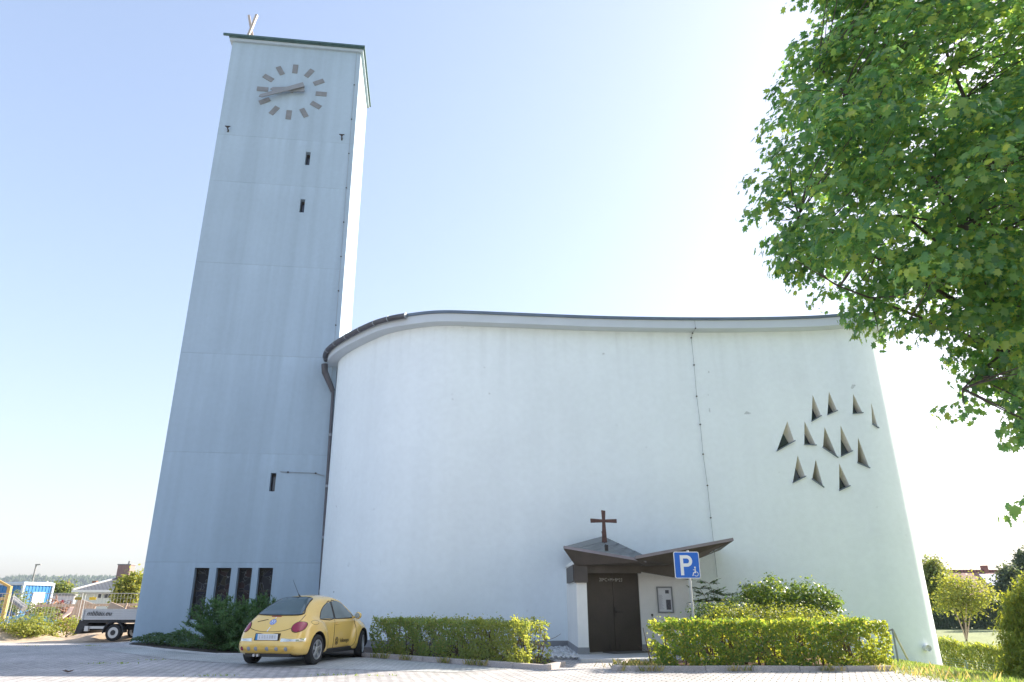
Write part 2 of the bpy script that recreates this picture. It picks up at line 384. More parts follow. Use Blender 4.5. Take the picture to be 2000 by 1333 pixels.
def frame(o, x, y):                                   # matrix with axes x, y, x*y at o
    x = Vector(x).normalized(); y = Vector(y).normalized(); z = x.cross(y)
    m = Matrix((x, y, z)).transposed().to_4x4(); m.translation = Vector(o); return m

# ------------------------------------------------------------------ leaves
def half(pts):
    return [(x, y) for x, y in pts] + [(-x, y) for x, y in reversed(pts) if x > 1e-6]
MAPLE = half([(0, -.42), (.27, -.42), (.24, -.23), (.54, -.06), (.31, .06), (.42, .36), (.17, .27), (0, .58)])
OVAL = half([(0, -.5), (.24, -.2), (.26, .12), (0, .5)])
NEEDLE = half([(0, -.5), (.07, 0), (0, .5)])
SPRAY = half([(0, -.5), (.17, -.15), (.10, .05), (.16, .25), (0, .5)])
def leaves(name, pos, nrm, size, tpl, mat, parent=None, updir=None, kind=None, curl=.25, world=True, obj_origin=None):
    pos = np.asarray(pos, float); n = len(pos)
    nrm = np.asarray(nrm, float); nrm = nrm/np.maximum(np.linalg.norm(nrm, axis=1, keepdims=True), 1e-6)
    up = RNG.normal(size=(n, 3)) if updir is None else np.asarray(updir, float)
    y = up - nrm*(up*nrm).sum(1, keepdims=True); y /= np.maximum(np.linalg.norm(y, axis=1, keepdims=True), 1e-6)
    x = np.cross(y, nrm)
    T = np.array(tpl); k = len(T); size = np.broadcast_to(np.asarray(size, float), (n,))
    z = -curl*np.abs(T[:, 0]) - curl*.5*T[:, 1]**2
    V = pos[:, None, :] + size[:, None, None]*(T[None, :, 0, None]*x[:, None, :] + T[None, :, 1, None]*y[:, None, :] + z[None, :, None]*nrm[:, None, :])
    off = np.zeros(3)
    if parent is not None and world:
        q = parent
        while q is not None: off += np.array(q.location); q = q.parent
    elif parent is None:
        off = np.array([pos[:, 0].mean(), pos[:, 1].mean(), pos[:, 2].min()])
    V = V-off
    # split the outline across its middle line so that the fold shows
    h = k//2
    A = list(range(0, h+1)); B = list(range(h, k))+[0]
    me = bpy.data.meshes.new(name)
    me.vertices.add(n*k); me.vertices.foreach_set('co', V.reshape(-1).astype(np.float32))
    loops_per = len(A)+len(B)
    base = (np.arange(n)*k)[:, None]
    idx = base + np.array(A+B)[None, :]
    me.loops.add(n*loops_per); me.loops.foreach_set('vertex_index', idx.reshape(-1).astype(np.int32))
    me.polygons.add(n*2)
    st = np.empty((n, 2), np.int32); st[:, 0] = np.arange(n)*loops_per; st[:, 1] = st[:, 0]+len(A)
    me.polygons.foreach_set('loop_start', st.reshape(-1))
    me.update(calc_edges=True); me.validate()
    me.materials.append(mat)
    o = bpy.data.objects.new(name, me); COL.objects.link(o)
    if parent is not None: o.parent = parent
    else: o.location = Vector(off)
    if kind: o['kind'] = kind
    return o
def rnd_dir(n): 
    d = RNG.normal(size=(n, 3)); return d/np.linalg.norm(d, axis=1, keepdims=True)
def blob_leaves(blobs, per, spread, shell=.75):
    """cluster centres through each ellipsoid, leaves around every centre"""
    P = []; Nn = []
    for (c, r, ncl) in blobs:
        d = rnd_dir(ncl); rad = shell + (1-shell)*RNG.random(ncl); inner = RNG.random(ncl) < .3
        rad = np.where(inner, RNG.random(ncl)**.5*shell, rad)
        lump = 1+.16*np.sin(d[:, 0]*5+c[0])*np.sin(d[:, 1]*6+c[1])+.12*np.sin(d[:, 2]*9+c[2]*3)
        cc = np.array(c)+d*np.array(r)*(rad*lump)[:, None]
        p = np.repeat(cc, per, 0)+RNG.normal(size=(ncl*per, 3))*spread
        P.append(p); Nn.append(np.repeat(d, per, 0)*.5+RNG.normal(size=(ncl*per, 3))*.5+np.array([0, 0, .5]))
    return np.vstack(P), np.vstack(Nn)
def hedge_leaves(path, depth, h, n, z0=0, gap=.5, seed=0):
    """leaves through a clipped hedge standing along path (front line), depth behind it"""
    path = [Vector(p) for p in path]; L = [(path[i+1]-path[i]).length for i in range(len(path)-1)]; tot = sum(L)
    s = RNG.random(n)*tot; P = np.zeros((n, 3)); Nn = np.zeros((n, 3))
    face = RNG.random(n); keep = np.ones(n, bool)
    for i in range(n):
        q = s[i]; k = 0
        while k < len(L)-1 and q > L[k]: q -= L[k]; k += 1
        d = (path[k+1]-path[k]).normalized(); nr = Vector((-d.y, d.x, 0))   # behind
        b = path[k]+d*q
        u = s[i]
        lump = .03*sin(u*5.1+seed)+.03*sin(u*11.3+seed*2)+.018*sin(u*23+seed)
        hh = h+lump+abs(random.gauss(0, .024))*(3.2 if random.random() < .06 else 1)
        z = random.random()*hh; fr = random.random()
        if face[i] < .42: t = abs(random.gauss(0, .07)); nn = -nr*.8
        elif face[i] < .62: z = hh-abs(random.gauss(0, .06)); t = fr*depth; nn = Vector((0, 0, 1))
        elif face[i] < .76: t = depth-abs(random.gauss(0, .07)); nn = nr*.8
        else: t = fr*depth; nn = Vector((0, 0, .3))
        t += .05*sin(u*7+z*6+seed)
        hole = sin(u*6.3+seed)*sin(z*8.7+u*2.1)+.5*sin(u*15+z*13+seed)
        if hole > gap and z < h*.82: keep[i] = False
        p = b+nr*t; P[i] = (p.x, p.y, z0+gh(p.x, p.y)+z); Nn[i] = nn+Vector((random.gauss(0, .45), random.gauss(0, .45), random.gauss(.15, .45)))
    return P[keep], Nn[keep]
def limb(mb, p, q, r0, r1, sag=.0, n=6, seg=7, wob=.12):
    p, q = Vector(p), Vector(q); L = (q-p).length; pts = []; rs = []
    o = Vector((random.gauss(0, wob), random.gauss(0, wob), random.gauss(0, wob)))*L*.5
    for i in range(seg+1):
        t = i/seg; pts.append(p.lerp(q, t)+o*sin(pi*t)+Vector((0, 0, -sag*L*t*t+sag*L*t))); rs.append(r0+(r1-r0)*t)
    mb.tube(pts, rs, n); return pts

exec_parts = []
# ================================================================== GROUND
def axis_pts(lo, hi, dense_lo, dense_hi, step, grow=1.35):
    a = list(np.arange(dense_lo, dense_hi+1e-6, step)); d = step; x = dense_hi
    while x < hi: d *= grow; x = min(hi, x+d); a.append(x)
    d = step; x = dense_lo
    while x > lo: d *= grow; x = max(lo, x-d); a.insert(0, x)
    return a
def sheet(name, xs, ys, dz, mat, inside=None, kind='structure'):
    mb = MB(); id_ = {}
    for i, x in enumerate(xs):
        for j, y in enumerate(ys): id_[i, j] = len(mb.v); mb.v.append(Vector((x, y, gh(x, y)+dz)))
    for i in range(len(xs)-1):
        for j in range(len(ys)-1):
            if inside and not inside((xs[i]+xs[i+1])/2, (ys[j]+ys[j+1])/2): continue
            mb.f.append((id_[i, j], id_[i+1, j], id_[i+1, j+1], id_[i, j+1]))
    return mb.build(name, mat, kind=kind, smooth=60, origin=(0, 0, 0))
sheet('ground', axis_pts(-3500, 3500, -40, 40, 1.0), axis_pts(-300, 4500, -6, 64, 1.0), -.02, M['lawn'])
sheet('site_ground', [x for x in np.arange(-60, -12, 1.0)], [y for y in np.arange(30.2, 62, 1.0)], -.006, M['site_soil'])
sheet('pavement', [-80, -60, -50]+list(np.arange(-44, 8.01, .5)), [-14, -8]+list(np.arange(-4, 30.6, .5)), 0.0, M['paving'])
sheet('bounce_paving_right', [8.0, 8.5, 9, 10, 12, 14, 17, 20, 30, 45, 60], [-60, -40, -25, -14, -8, -4, 0, 4, 8, 10.5], 0.0, M['paving'])  # unseen paving, added so the lawn throws less green on the walls
sheet('bounce_paving_rear', [-80, -40, 0, 8.0], [-60, -40, -14], 0.0, M['paving'])  # unseen paving behind the camera, added to cut green bounce light
def poly_sheet(name, pts, dz, mat, kind='structure', n=None):
    mb = MB(); mb.v = [Vector((p[0], p[1], gh(p[0], p[1])+dz)) for p in pts]; mb.f = [tuple(range(len(pts)))]
    o = mb.build(name, mat, origin=(0, 0, 0), kind=kind); return o
poly_sheet('parking_bay', [(-12.0, 23.7), (-7.9, 19.9), (-3.7, 19.1), (-.1, 16.0), (-1.2, 15.2), (-4.5, 16.2), (-8.4, 18.6), (-12.6, 22.6)], .006, M['paving_grey'])
BED = [(-13.2, 25.9), (-12.6, 24.3), (-10.2, 22.0), (-7.9, 20.1), (-5.6, 19.75), (-3.6, 19.25), (.74, 15.72), (1.2, 16.75)]
poly_sheet('planting_bed', BED+[(.9, 18.3), (1.2, 22.7), (-4, 23.0), (-7, 26.3)], .03, M['soil'])
poly_sheet('planting_soil', [(2.2, 15.62), (7.75, 15.62), (8.2, 17.2), (8.4, 22.9), (5.05, 22.9), (5.05, 18.2), (2.6, 17.2)], .05, M['mulch'])

# ================================================================== TOWER
TN = Vector((sin(radians(7)), -cos(radians(7)), 0)); TD = Vector((cos(radians(7)), sin(radians(7)), 0))
TB = Vector((0, 0, 0)); TB = at_y(258, 1250, 26.0)
def tpl(px, py):
    p = at_plane(px, py, TB, TN); return ((p-TB).dot(TD), p.z)
sl0, zl0 = tpl(258, 1250); sl1, zl1 = tpl(454.5, 84)
sr0, zr0 = tpl(662.6, 660); sr1, zr1 = tpl(705, 103)
kl = (sl1-sl0)/(zl1-zl0); kr = (sr1-sr0)/(zr1-zr0)
def s_left(z): return sl0+kl*(z-zl0)
def s_right(z): return sr0+kr*(z-zr0)
ZT = (zl1+zr1)/2
T_DEPTH = 3.95
def tw(a, z, d=0.0):                                   # a: 0..1 across the face, d: into the wall
    s = s_left(z)+(s_right(z)-s_left(z))*a; p = TB+TD*s-TN*d; return Vector((p.x, p.y, z))
def ta(px, py):
    s, z = tpl(px, py); return ((s-s_left(z))/(s_right(z)-s_left(z)), z)
def hole_px(x0, x1, y0, y1, xb):
    a0, z1 = ta(x0, y0); a1, _ = ta(x1, y0); _, z0 = ta(xb, y1); return (a0, a1, z0, z1)
slits = [hole_px(597.7, 606.9, 296.9, 322.5, 595), hole_px(587, 596.3, 389, 415, 584.5), hole_px(529, 540, 924, 960, 525.6)]
big = [hole_px(a, b, 1109.3, 1211, a-14) for a, b in ((380.8, 409.3), (423, 452.3), (464.8, 493), (505, 533.6))]
holes = slits+big
print('tower top', ZT, 'width', s_right(10)-s_left(10), 'lean', kl, kr, [tuple(round(x, 2) for x in h) for h in holes])
joints = [ta(347, 688)[1], ta(318, 882)[1], ta(380, 511)[1], ta(408, 352)[1], ta(425, 262)[1], ta(284, 1098)[1]]
M['tower_plaster'] = plaster('tower_plaster', (.375, .475, .565), joints=[z+.3 for z in joints], streak=.10)
tower = thing('church_tower', 'tall grey rendered bell tower with a flat roof, left of the white curved church', 'tower', tw(.5, 0))
tower.location.z = -.3
mb = MB()
As = sorted(set([0., 1.]+[h[0] for h in holes]+[h[1] for h in holes])); Zs = sorted(set([-.3, ZT]+[h[2] for h in holes]+[h[3] for h in holes]))
vid = {}
def tv(a, z, d):
    k = (round(a, 5), round(z, 5), round(d, 3))
    if k not in vid: vid[k] = len(mb.v); mb.v.append(tw(a, z, d))
    return vid[k]
for i in range(len(As)-1):
    for j in range(len(Zs)-1):
        am, zm = (As[i]+As[i+1])/2, (Zs[j]+Zs[j+1])/2
        if any(h[0] < am < h[1] and h[2] < zm < h[3] for h in holes): continue
        mb.f.append((tv(As[i], Zs[j], 0), tv(As[i+1], Zs[j], 0), tv(As[i+1], Zs[j+1], 0), tv(As[i], Zs[j+1], 0)))
REV = .32
for h in holes:
    a0, a1, z0, z1 = h
    q = [(a0, z0), (a1, z0), (a1, z1), (a0, z1)]
    # walk the cut lines so that the reveal shares the wall's vertices
    for (p, r) in ((q[0], q[1]), (q[1], q[2]), (q[2], q[3]), (q[3], q[0])):
        mb.f.append((tv(*p, 0), tv(*r, 0), tv(*r, REV), tv(*p, REV)))
for a, b in (((0, 0), (0, T_DEPTH)), ((1, 0), (1, T_DEPTH)), ((0, T_DEPTH), (1, T_DEPTH))):
    mb.f.append((tv(a[0], -.3, a[1]), tv(b[0], -.3, b[1]), tv(b[0], ZT, b[1]), tv(a[0], ZT, a[1])))
mb.f.append((tv(0, ZT, 0), tv(1, ZT, 0), tv(1, ZT, T_DEPTH), tv(0, ZT, T_DEPTH)))
mb.build('tower_wall', M['tower_plaster'], tower)
def frame_ring(o, q, d0=REV-.07, d1=REV-.031):
    m_ = MB(); v = [tw(*p, d0) for p in o]+[tw(*p, d0) for p in q]+[tw(*p, d1) for p in q]
    return m_.add(v, [(i, (i+1) % 4, 4+(i+1) % 4, 4+i) for i in range(4)]+[(4+i, 4+(i+1) % 4, 8+(i+1) % 4, 8+i) for i in range(4)])
for h in big:
    a0, a1, z0, z1 = h; e = .002
    zm = z0+(z1-z0)*.55; ia = .007
    fr = frame_ring([(a0, z0), (a1, z0), (a1, z1), (a0, z1)], [(a0+ia, z0+.06), (a1-ia, z0+.06), (a1-ia, z1-.06), (a0+ia, z1-.06)])
    wn = fr.build('window', M['bracket'], tower)
    tb_ = MB(); tb_.prism([tw(a0+ia, zm-.025, REV-.04), tw(a1-ia, zm-.025, REV-.04), tw(a1-ia, zm+.025, REV-.04), tw(a0+ia, zm+.025, REV-.04)], -TN*.008); tb_.build('transom', M['bracket'], wn)
    g = MB(); g.add([tw(a0, z0, REV-.03), tw(a1, z0, REV-.03), tw(a1, z1, REV-.03), tw(a0, z1, REV-.03)], [(0, 1, 2, 3)]).build('pane', M['stained'], wn)
for h in slits:
    a0, a1, z0, z1 = h
    ia = (a1-a0)*.10; zt2 = z1-(z1-z0)*.06; fr = frame_ring([(a0, z0), (a1, z0), (a1, z1), (a0, z1)], [(a0+ia, z0+.06), (a1-ia, z0+.06), (a1-ia, z1-.10), (a0+ia, z1-.10)])
    wn = fr.build('slit_window', M['bracket'], tower)
    MB().add([tw(a0, z0, REV-.03), tw(a1, z0, REV-.03), tw(a1, z1, REV-.03), tw(a0, z1, REV-.03)], [(0, 1, 2, 3)]).build('pane', M['dark_glass'], wn)
def ring_slab(z0, z1, o, name, mat, parent, oL=None):
    oL = o if oL is None else oL; W = s_right(ZT)-s_left(ZT)
    def c(a, d, z): 
        p = tw(a, ZT, d); return Vector((p.x, p.y, z))
    q = [(-oL/W, -o), (1+o/W, -o), (1+o/W, T_DEPTH+o), (-oL/W, T_DEPTH+o)]
    m_ = MB(); m_.prism([c(a, d, z0) for a, d in q], (0, 0, z1-z0)); return m_.build(name, mat, parent)
ring_slab(ZT+.002, ZT+.15, .12, 'cornice', pm('cornice_paint', (.42, .49, .55), .75, var=.05), tower)
ring_slab(ZT+.152, ZT+.27, .20, 'roof_slab', M['green_copper'], tower, .16)
a_ = tw(0, ZT, -.20)-TD*.42; b_ = tw(1, ZT, -.20)+TD*.20; a_.z = b_.z = ZT+.245
MB().bar(a_, b_, .09, .10).build('roof_gutter', M['green_copper'], tower)
# louvre of the belfry in the sunlit side
lv = MB(); W0 = 0
for i in range(26):
    z = ZT-1.6-i*.16
    p = tw(1, z, 1.2); q = tw(1, z, 2.8); lv.bar(p+TD*.006, q+TD*.006, .03, .07)
lv.build('belfry_louvre', pm('louvre_wood', (.68, .60, .55), .7, var=.2, scale=6), tower)

# clock
ac, zc = ta(570.5, 179.5); cc = tw(ac, zc)
clock = thing('tower_clock', 'large clock of twelve grey bars and two hands on the grey tower', 'clock', cc)
UPV = Vector((kl, 0, 1)).normalized()
W10 = s_right(zc)-s_left(zc)
Rm = 1.37
for k in range(12):
    a = k*pi/6; ra = TD*sin(a)+Vector((0, 0, 1))*cos(a); ta_ = TD*cos(a)-Vector((0, 0, 1))*sin(a)
    m_ = MB(); m_.box(cc+ra*Rm+TN*.014, (.25, .03, .52), Matrix((ta_, -TN, ra)).transposed()); m_.build('hour_marker', M['clock_grey'], clock, bevel=.01)
def hand(name, ang, tip, tail, w0, w1, off):
    a = radians(ang); ra = TD*sin(a)+Vector((0, 0, 1))*cos(a); tn = TD*cos(a)-Vector((0, 0, 1))*sin(a); o = cc+TN*off
    m_ = MB(); m_.prism([o-ra*tail-tn*w0/2, o-ra*tail+tn*w0/2, o+ra*(tip-.12)+tn*w1/2, o+ra*tip, o+ra*(tip-.12)-tn*w1/2], TN*.05); return m_.build(name, M['hand_metal'], clock)
hand('hour_hand', 264, .98, .60, .30, .20, .15); hand('minute_hand', 245, 1.55, .62, .25, .17, .24)
MB().lathe([(0, .09), (-.28, .09)], 'y', cc, 14).build('hand_shaft', M['clock_grey'], clock)
# roof cross
p0 = tw(.118, ZT, .22); p0.z = ZT+.25
cx = thing('roof_cross', 'tall X-shaped bronze cross of two crossed beams on the tower roof', 'cross', p0)
MB().bar(p0+TD*.17, p0-TD*.25+Vector((-.03, 0, 1.72)), .11, .11).build('beam', M['cross_light'], cx)
MB().bar(p0-TD*.15+TN*.112, p0+TD*.16+TN*.112+Vector((-.03, 0, 1.70)), .11, .11).build('beam', M['cross_light'], cx)
# brackets below the clock
for (px, py, lab) in ((446, 255, 'small dark bird-shaped iron bracket on the tower wall, at the left edge below the clock'), (668, 271, 'small dark iron bracket on the tower wall, right side below the clock beside the wire')):
    a_, z_ = ta(px, py); p = tw(a_, z_)
    m_ = MB(); m_.tube([p, p+TN*.10, p+TN*.18+Vector((0, 0, .06))], .03, 8); m_.bar(p+TN*.18-TD*.12+Vector((0, 0, .09)), p+TN*.18+TD*.12+Vector((0, 0, .09)), .04, .03)
    m_.bar(p+TN*.18-TD*.06+Vector((0, 0, .06)), p+TN*.18+TD*.06+Vector((0, 0, .06)), .06, .05); m_.box(p-Vector((0, 0, .05)), (.06, .04, .12))
    tag(m_.build('wall_bracket', M['bracket']), lab, 'bracket', 'iron brackets below the clock')
# lightning conductors on the tower
def wire_path(name, label, pts, n, r=.012, clip=.03, every=1):
    m_ = MB(); m_.tube(pts, r, 6); t = tag(m_.build(name, M['wire']), label, 'wire')
    for i in range(1, len(pts)-1, every): MB().box(Vector(pts[i]), (clip*2, clip*2, clip*1.6)).build('wall_clip', M['bracket'], t)
    return t
pts = []
for i in range(11):
    y = 100+i*67; x = 697-(y-100)*.0765
    a_, z_ = ta(x, y); pts.append(tw(a_, z_, -.03))
wire_path('lightning_wire', 'thin dark lightning conductor running down the right edge of the grey tower', pts, 10, .008, .024)
pts = [tw(*ta(x, y), -.04) for x, y in ((548, 922), (563, 923), (590, 924), (617, 925), (625, 928), (634, 930))]
wire_path('cable', 'short horizontal cable on the tower wall beside the lowest slit window', pts, 5, .014, .03, 2)

# ================================================================== CHURCH
ZW = 10.4
top_px = [(659.4, 710.4), (674, 694), (705.6, 675.7), (748.5, 656), (781.5, 646.8), (831, 639.4), (864, 637), (900, 637.4), (1000, 641), (1100, 645), (1200, 648), (1350, 650), (1500, 649), (1600, 646)]
plan = [at_z(x, y, ZW).xy for x, y in top_px]
print('plan', [(round(p.x, 2), round(p.y, 2)) for p in plan])
plan = [Vector((-7.35, 33)), Vector((-7.3, 29.5)), Vector((-7.2, 27.3))] + plan + [Vector((11.9, 22.45)), Vector((12.65, 22.55)), Vector((13.05, 22.85)), Vector((13.27, 23.3)), Vector((13.4, 24.2)), Vector((13.55, 26)), Vector((13.7, 33))]
def catmull(P, n=6):
    P = [Vector(p) for p in P]; out = []
    for i in range(len(P)-1):
        p0, p1, p2, p3 = P[max(i-1, 0)], P[i], P[i+1], P[min(i+2, len(P)-1)]
        t1 = (p2-p0)/max((p2-p0).length, 1e-6)*(p2-p1).length; t2 = (p3-p1)/max((p3-p1).length, 1e-6)*(p2-p1).length
        for k in range(n):
            t = k/n; out.append(p1*(2*t**3-3*t**2+1)+t1*(t**3-2*t**2+t)+p2*(-2*t**3+3*t**2)+t2*(t**3-t**2))
    out.append(P[-1]); return out
PL = catmull(plan, 6)
for _ in range(4):
    PL = [PL[0]]+[(PL[i-1]+PL[i]*2+PL[i+1])/4 for i in range(1, len(PL)-1)]+[PL[-1]]
NP_ = len(PL)
def pn(i):
    d = (PL[min(i+1, NP_-1)]-PL[max(i-1, 0)]).normalized(); return Vector((d.y, -d.x))     # outward (towards the camera)
arc = [0]
for i in range(1, NP_): arc.append(arc[-1]+(PL[i]-PL[i-1]).length)
def lean(x, z): return .0150*(10.4-z)*sstep(-1.5, -6.0, x) if x < -1.5 else 0.0
def wall_pt(s, z, d=0):                                # d: into the wall
    i = int(np.searchsorted(arc, s))-1; i = max(0, min(NP_-2, i)); t = (s-arc[i])/(arc[i+1]-arc[i])
    p = PL[i].lerp(PL[i+1], t); n = pn(i).lerp(pn(i+1), t); p = p-n*d; return Vector((p.x+lean(p.x, z), p.y, z))
def hit(px, py):
    d = ray(px, py)
    for i in range(18, NP_-1):
        a, b = PL[i], PL[i+1]; e = b-a; den = d.x*e.y-d.y*e.x
        if abs(den) < 1e-9: continue
        t = (a.x*e.y-a.y*e.x)/den; u = (a.x*d.y-a.y*d.x)/den
        if -1e-6 <= u <= 1+1e-6 and t > 0: return (arc[i]+u*(arc[i+1]-arc[i]), CAM_H+d.z*t)
    return None
church = thing('church', 'white church with a long curved windowless front wall and a flat overhanging roof', 'church', (2.5, 24, -.6))
TRI = [((595, 175), (583, 460), (685, 400)), ((772, 140), (755, 390), (860, 345)), ((1036, 165), (1030, 378), (1135, 368)), ((1230, 260), (1242, 490), (1303, 530)),
       ((321, 462), (208, 780), (393, 675)), ((507, 462), (505, 712), (628, 718)), ((725, 525), (708, 745), (862, 848)), ((898, 507), (902, 840), (1023, 782)), ((1088, 640), (1083, 910), (1208, 962)),
       ((433, 832), (380, 1125), (512, 1058)), ((629, 878), (590, 1088), (710, 1170)), ((883, 917), (885, 1210), (995, 1160))]
HID = {3, 6, 8, 10}
tris = []
for T_ in TRI:
    tris.append([hit(1480+x/5.554, 740+y/5.554) for x, y in T_])
# wall surface by constrained triangulation with the niches left open
Z0 = -1.4
v2 = []; e2 = []; ZROWS = [Z0, 0, 1, 2, 3, 4]+list(np.arange(4.5, 8.6, .25))+[9, 9.7, ZW]
for s in arc:
    for z in ZROWS: v2.append(Vector((s, z)))
nzr = len(ZROWS)
for i in range(NP_-1):
    e2 += [(i*nzr, (i+1)*nzr), (i*nzr+nzr-1, (i+1)*nzr+nzr-1)]
e2 += [(k, k+1) for k in range(nzr-1)]+[((NP_-1)*nzr+k, (NP_-1)*nzr+k+1) for k in range(nzr-1)]
for t in tris:
    o = len(v2); v2 += [Vector(p) for p in t]; e2 += [(o, o+1), (o+1, o+2), (o+2, o)]
ov, oe, of, _, _, _ = delaunay_2d_cdt(v2, e2, [], 0, 1e-5)
def intri(p, t):
    def sg(a, b, c): return (a[0]-c[0])*(b[1]-c[1])-(b[0]-c[0])*(a[1]-c[1])
    d = [sg(p, t[0], t[1]), sg(p, t[1], t[2]), sg(p, t[2], t[0])]; return not (min(d) < 0 and max(d) > 0)
mb = MB(); mb.v = [wall_pt(p.x, p.y) for p in ov]
for f in of:
    c = sum((ov[i] for i in f), Vector((0, 0)))/len(f)
    if any(intri(c, t) for t in tris): continue
    mb.f.append(tuple(f))
wall = mb.build('curved_wall', M['white_plaster'], church, smooth=40)
for k, t in enumerate(tris):
    A, B, C = [Vector(p) for p in t]
    hid = k in HID; dep = .22 if k == 3 else (.75 if hid else .30)
    B2 = B+(C-B)*.10+Vector((0, .03)); C2 = B+(C-B)*.86+Vector((0, .03)); A2 = B2+(A-B)*(.64 if not hid else .4)
    m_ = MB()
    m_.add([wall_pt(*q, 0) for q in (A, B, C)]+[wall_pt(*q, dep) for q in (A2, B2, C2)], [(0, 1, 4, 3), (0, 2, 5, 3)])
    nn = m_.build('niche', M['niche'], church)
    MB().add([wall_pt(*q, dep-.005) for q in (A2, B2, C2)], [(0, 1, 2)]).build('pane', M['dark_glass'], nn)
    sl_ = MB(); a = wall_pt(*B, 0); b = wall_pt(*C, 0)
    nn_ = (wall_pt(*B, -1)-wall_pt(*B, 0))
    ext = (b-a)*.05
    q = [wall_pt(*B, -.06)-ext, wall_pt(*C, -.06)+ext, wall_pt(*C2, dep), wall_pt(*B2, dep)]
    sl_.prism(q, (0, 0, -.03)); sl_.build('sill', M['roof_metal'], nn)
# fascia, soffit, roof
def strip(name, o0, z0, o1, z1, mat, i0=0, i1=None, parent=church):
    m_ = MB(); i1 = NP_-1 if i1 is None else i1
    for i in range(i0, i1+1):
        n = pn(i); a = PL[i]+n*o0; b = PL[i]+n*o1
        m_.v += [Vector((a.x, a.y, z0)), Vector((b.x, b.y, z1))]
    m_.f = [(2*k, 2*k+2, 2*k+3, 2*k+1) for k in range(i1-i0)]
    return m_.build(name, mat, parent, smooth=40)
def band(name, o_in, o_out, z0, z1, mat, i0=0, i1=None, parent=church):
    m_ = MB(); i1 = NP_-1 if i1 is None else i1; k = 0
    for i in range(i0, i1+1):
        n = pn(i); a = PL[i]+n*o_in; b = PL[i]+n*o_out
        l0 = lean(PL[i].x, z0); l1 = lean(PL[i].x, z1); m_.v += [Vector((a.x+l0, a.y, z0)), Vector((b.x+l0, b.y, z0)), Vector((b.x+l1, b.y, z1)), Vector((a.x+l1, a.y, z1))]
    for k in range(i1-i0):
        for j in range(4): m_.f.append((4*k+j, 4*k+(j+1) % 4, 4*k+4+(j+1) % 4, 4*k+4+j))
    n_ = 4*(i1-i0); m_.f += [(0, 1, 2, 3), (n_, n_+3, n_+2, n_+1)]
    return m_.build(name, mat, parent, smooth=40)
IL = next(i for i in range(NP_) if PL[i].y < 27.0)
band('fascia', -.3, .42, ZW+.002, ZW+.30, M['fascia'], 6)
band('roof_edge', -.3, .47, ZW+.302, ZW+.40, M['roof_metal'], 6)
m_ = MB(); q = [PL[i]+pn(i)*.44 for i in range(6, NP_)]
m_.v = [Vector((p.x, p.y, ZW+.36)) for p in q]+[Vector((p.x, p.y, ZW+.41)) for p in q]; n_ = len(q)
m_.f = [tuple(range(n_-1, -1, -1)), tuple(range(n_, 2*n_))]
m_.build('roof', M['roof_metal'], church)
# the other walls that close the building
m_ = MB(); a, b = PL[-1], PL[0]
m_.add([(a.x, a.y, Z0), (b.x, b.y, Z0), (b.x, b.y, ZW), (a.x, a.y, ZW)], [(0, 1, 2, 3)]); m_.build('rear_wall', M['white_plaster'], church)
# plinth
def s_idx(x): return min(range(20, NP_), key=lambda i: abs(PL[i].x-x) if PL[i].y < 26 else 1e9)
band('plinth', -.05, .012, -1.2, .24, M['plinth'], 20, s_idx(1.75))
band('plinth', -.05, .012, -1.2, -.42, M['tan_plinth'], s_idx(9.5), NP_-4)
# gutter + downpipe along the rounded left end
g0, g1 = IL-6, s_idx(-3.55)
m_ = MB(); m_.tube([Vector((*(PL[i]+pn(i)*.54), ZW+.30)) for i in range(g0, g1+1)], .095, 10)
gut = tag(m_.build('gutter', M['gutter'], smooth=50), 'brown half-round gutter along the rounded left end of the church roof', 'gutter')
for i in range(g0+1, g1+1, 4):
    p = Vector((*(PL[i]+pn(i)*.54), ZW+.30)); d = (PL[i+1]-PL[i-1]).normalized(); MB().tube([p-Vector((d.x, d.y, 0))*.02, p+Vector((d.x, d.y, 0))*.02], .108, 10).build('gutter_bracket', M['wire'], gut)
dp = [at_plane(634, 712, TB-TN*-.55, TN), at_plane(634.5, 727, TB-TN*-.55, TN), at_plane(650.5, 765, TB-TN*-.28, TN)]
for y in (850, 950, 1050, 1155, 1245): dp.append(at_plane(650.5-(y-765)*.0640, y, TB-TN*-.28, TN))
m_ = MB(); m_.tube(dp[:3], [.13, .13, .10], 10)
m_.tube(dp[2:], .062, 10)
dpo = tag(m_.build('downpipe', M['gutter'], smooth=50), 'brown copper downpipe in the corner between the grey tower and the white church', 'pipe')
for p in dp[3:-1]: MB().tube([p-Vector((0, 0, .05)), p+Vector((0, 0, .05))], .074, 10).build('pipe_collar', M['wire'], dpo)
# lightning wire on the church
pts = []
for i, (x, y) in enumerate(((1352, 652), (1349.5, 661), (1355, 714), (1360, 775), (1367, 830), (1372.5, 888), (1381, 949), (1387.5, 1012), (1394.5, 1077), (1400, 1128))):
    h = hit(x, y); pts.append(wall_pt(h[0], h[1], -.04))
n0 = pn(s_idx(6.4)); e = pts[0]; pts = [e+Vector((n0.x*.42, n0.y*.42, .32)), e+Vector((n0.x*.42, n0.y*.42, .02))]+pts
wire_path('lightning_wire', 'thin lightning conductor running down the white church wall right of the porch', pts, 9, .007, .022)
# wall vent at the right end
h = hit(1808, 1266); p = wall_pt(h[0], h[1]); n_ = pn(s_idx(12.0)); nn = Vector((n_.x, n_.y, 0))
m_ = MB(); m_.lathe([(.03, .10), (-.16, .10), (-.16, .082), (-.08, .08), (-.08, 0)], 'y', p, 18)
tag(m_.build('wall_vent', M['sign_white'], smooth=50), 'short white round vent pipe low on the right end of the church wall', 'vent')

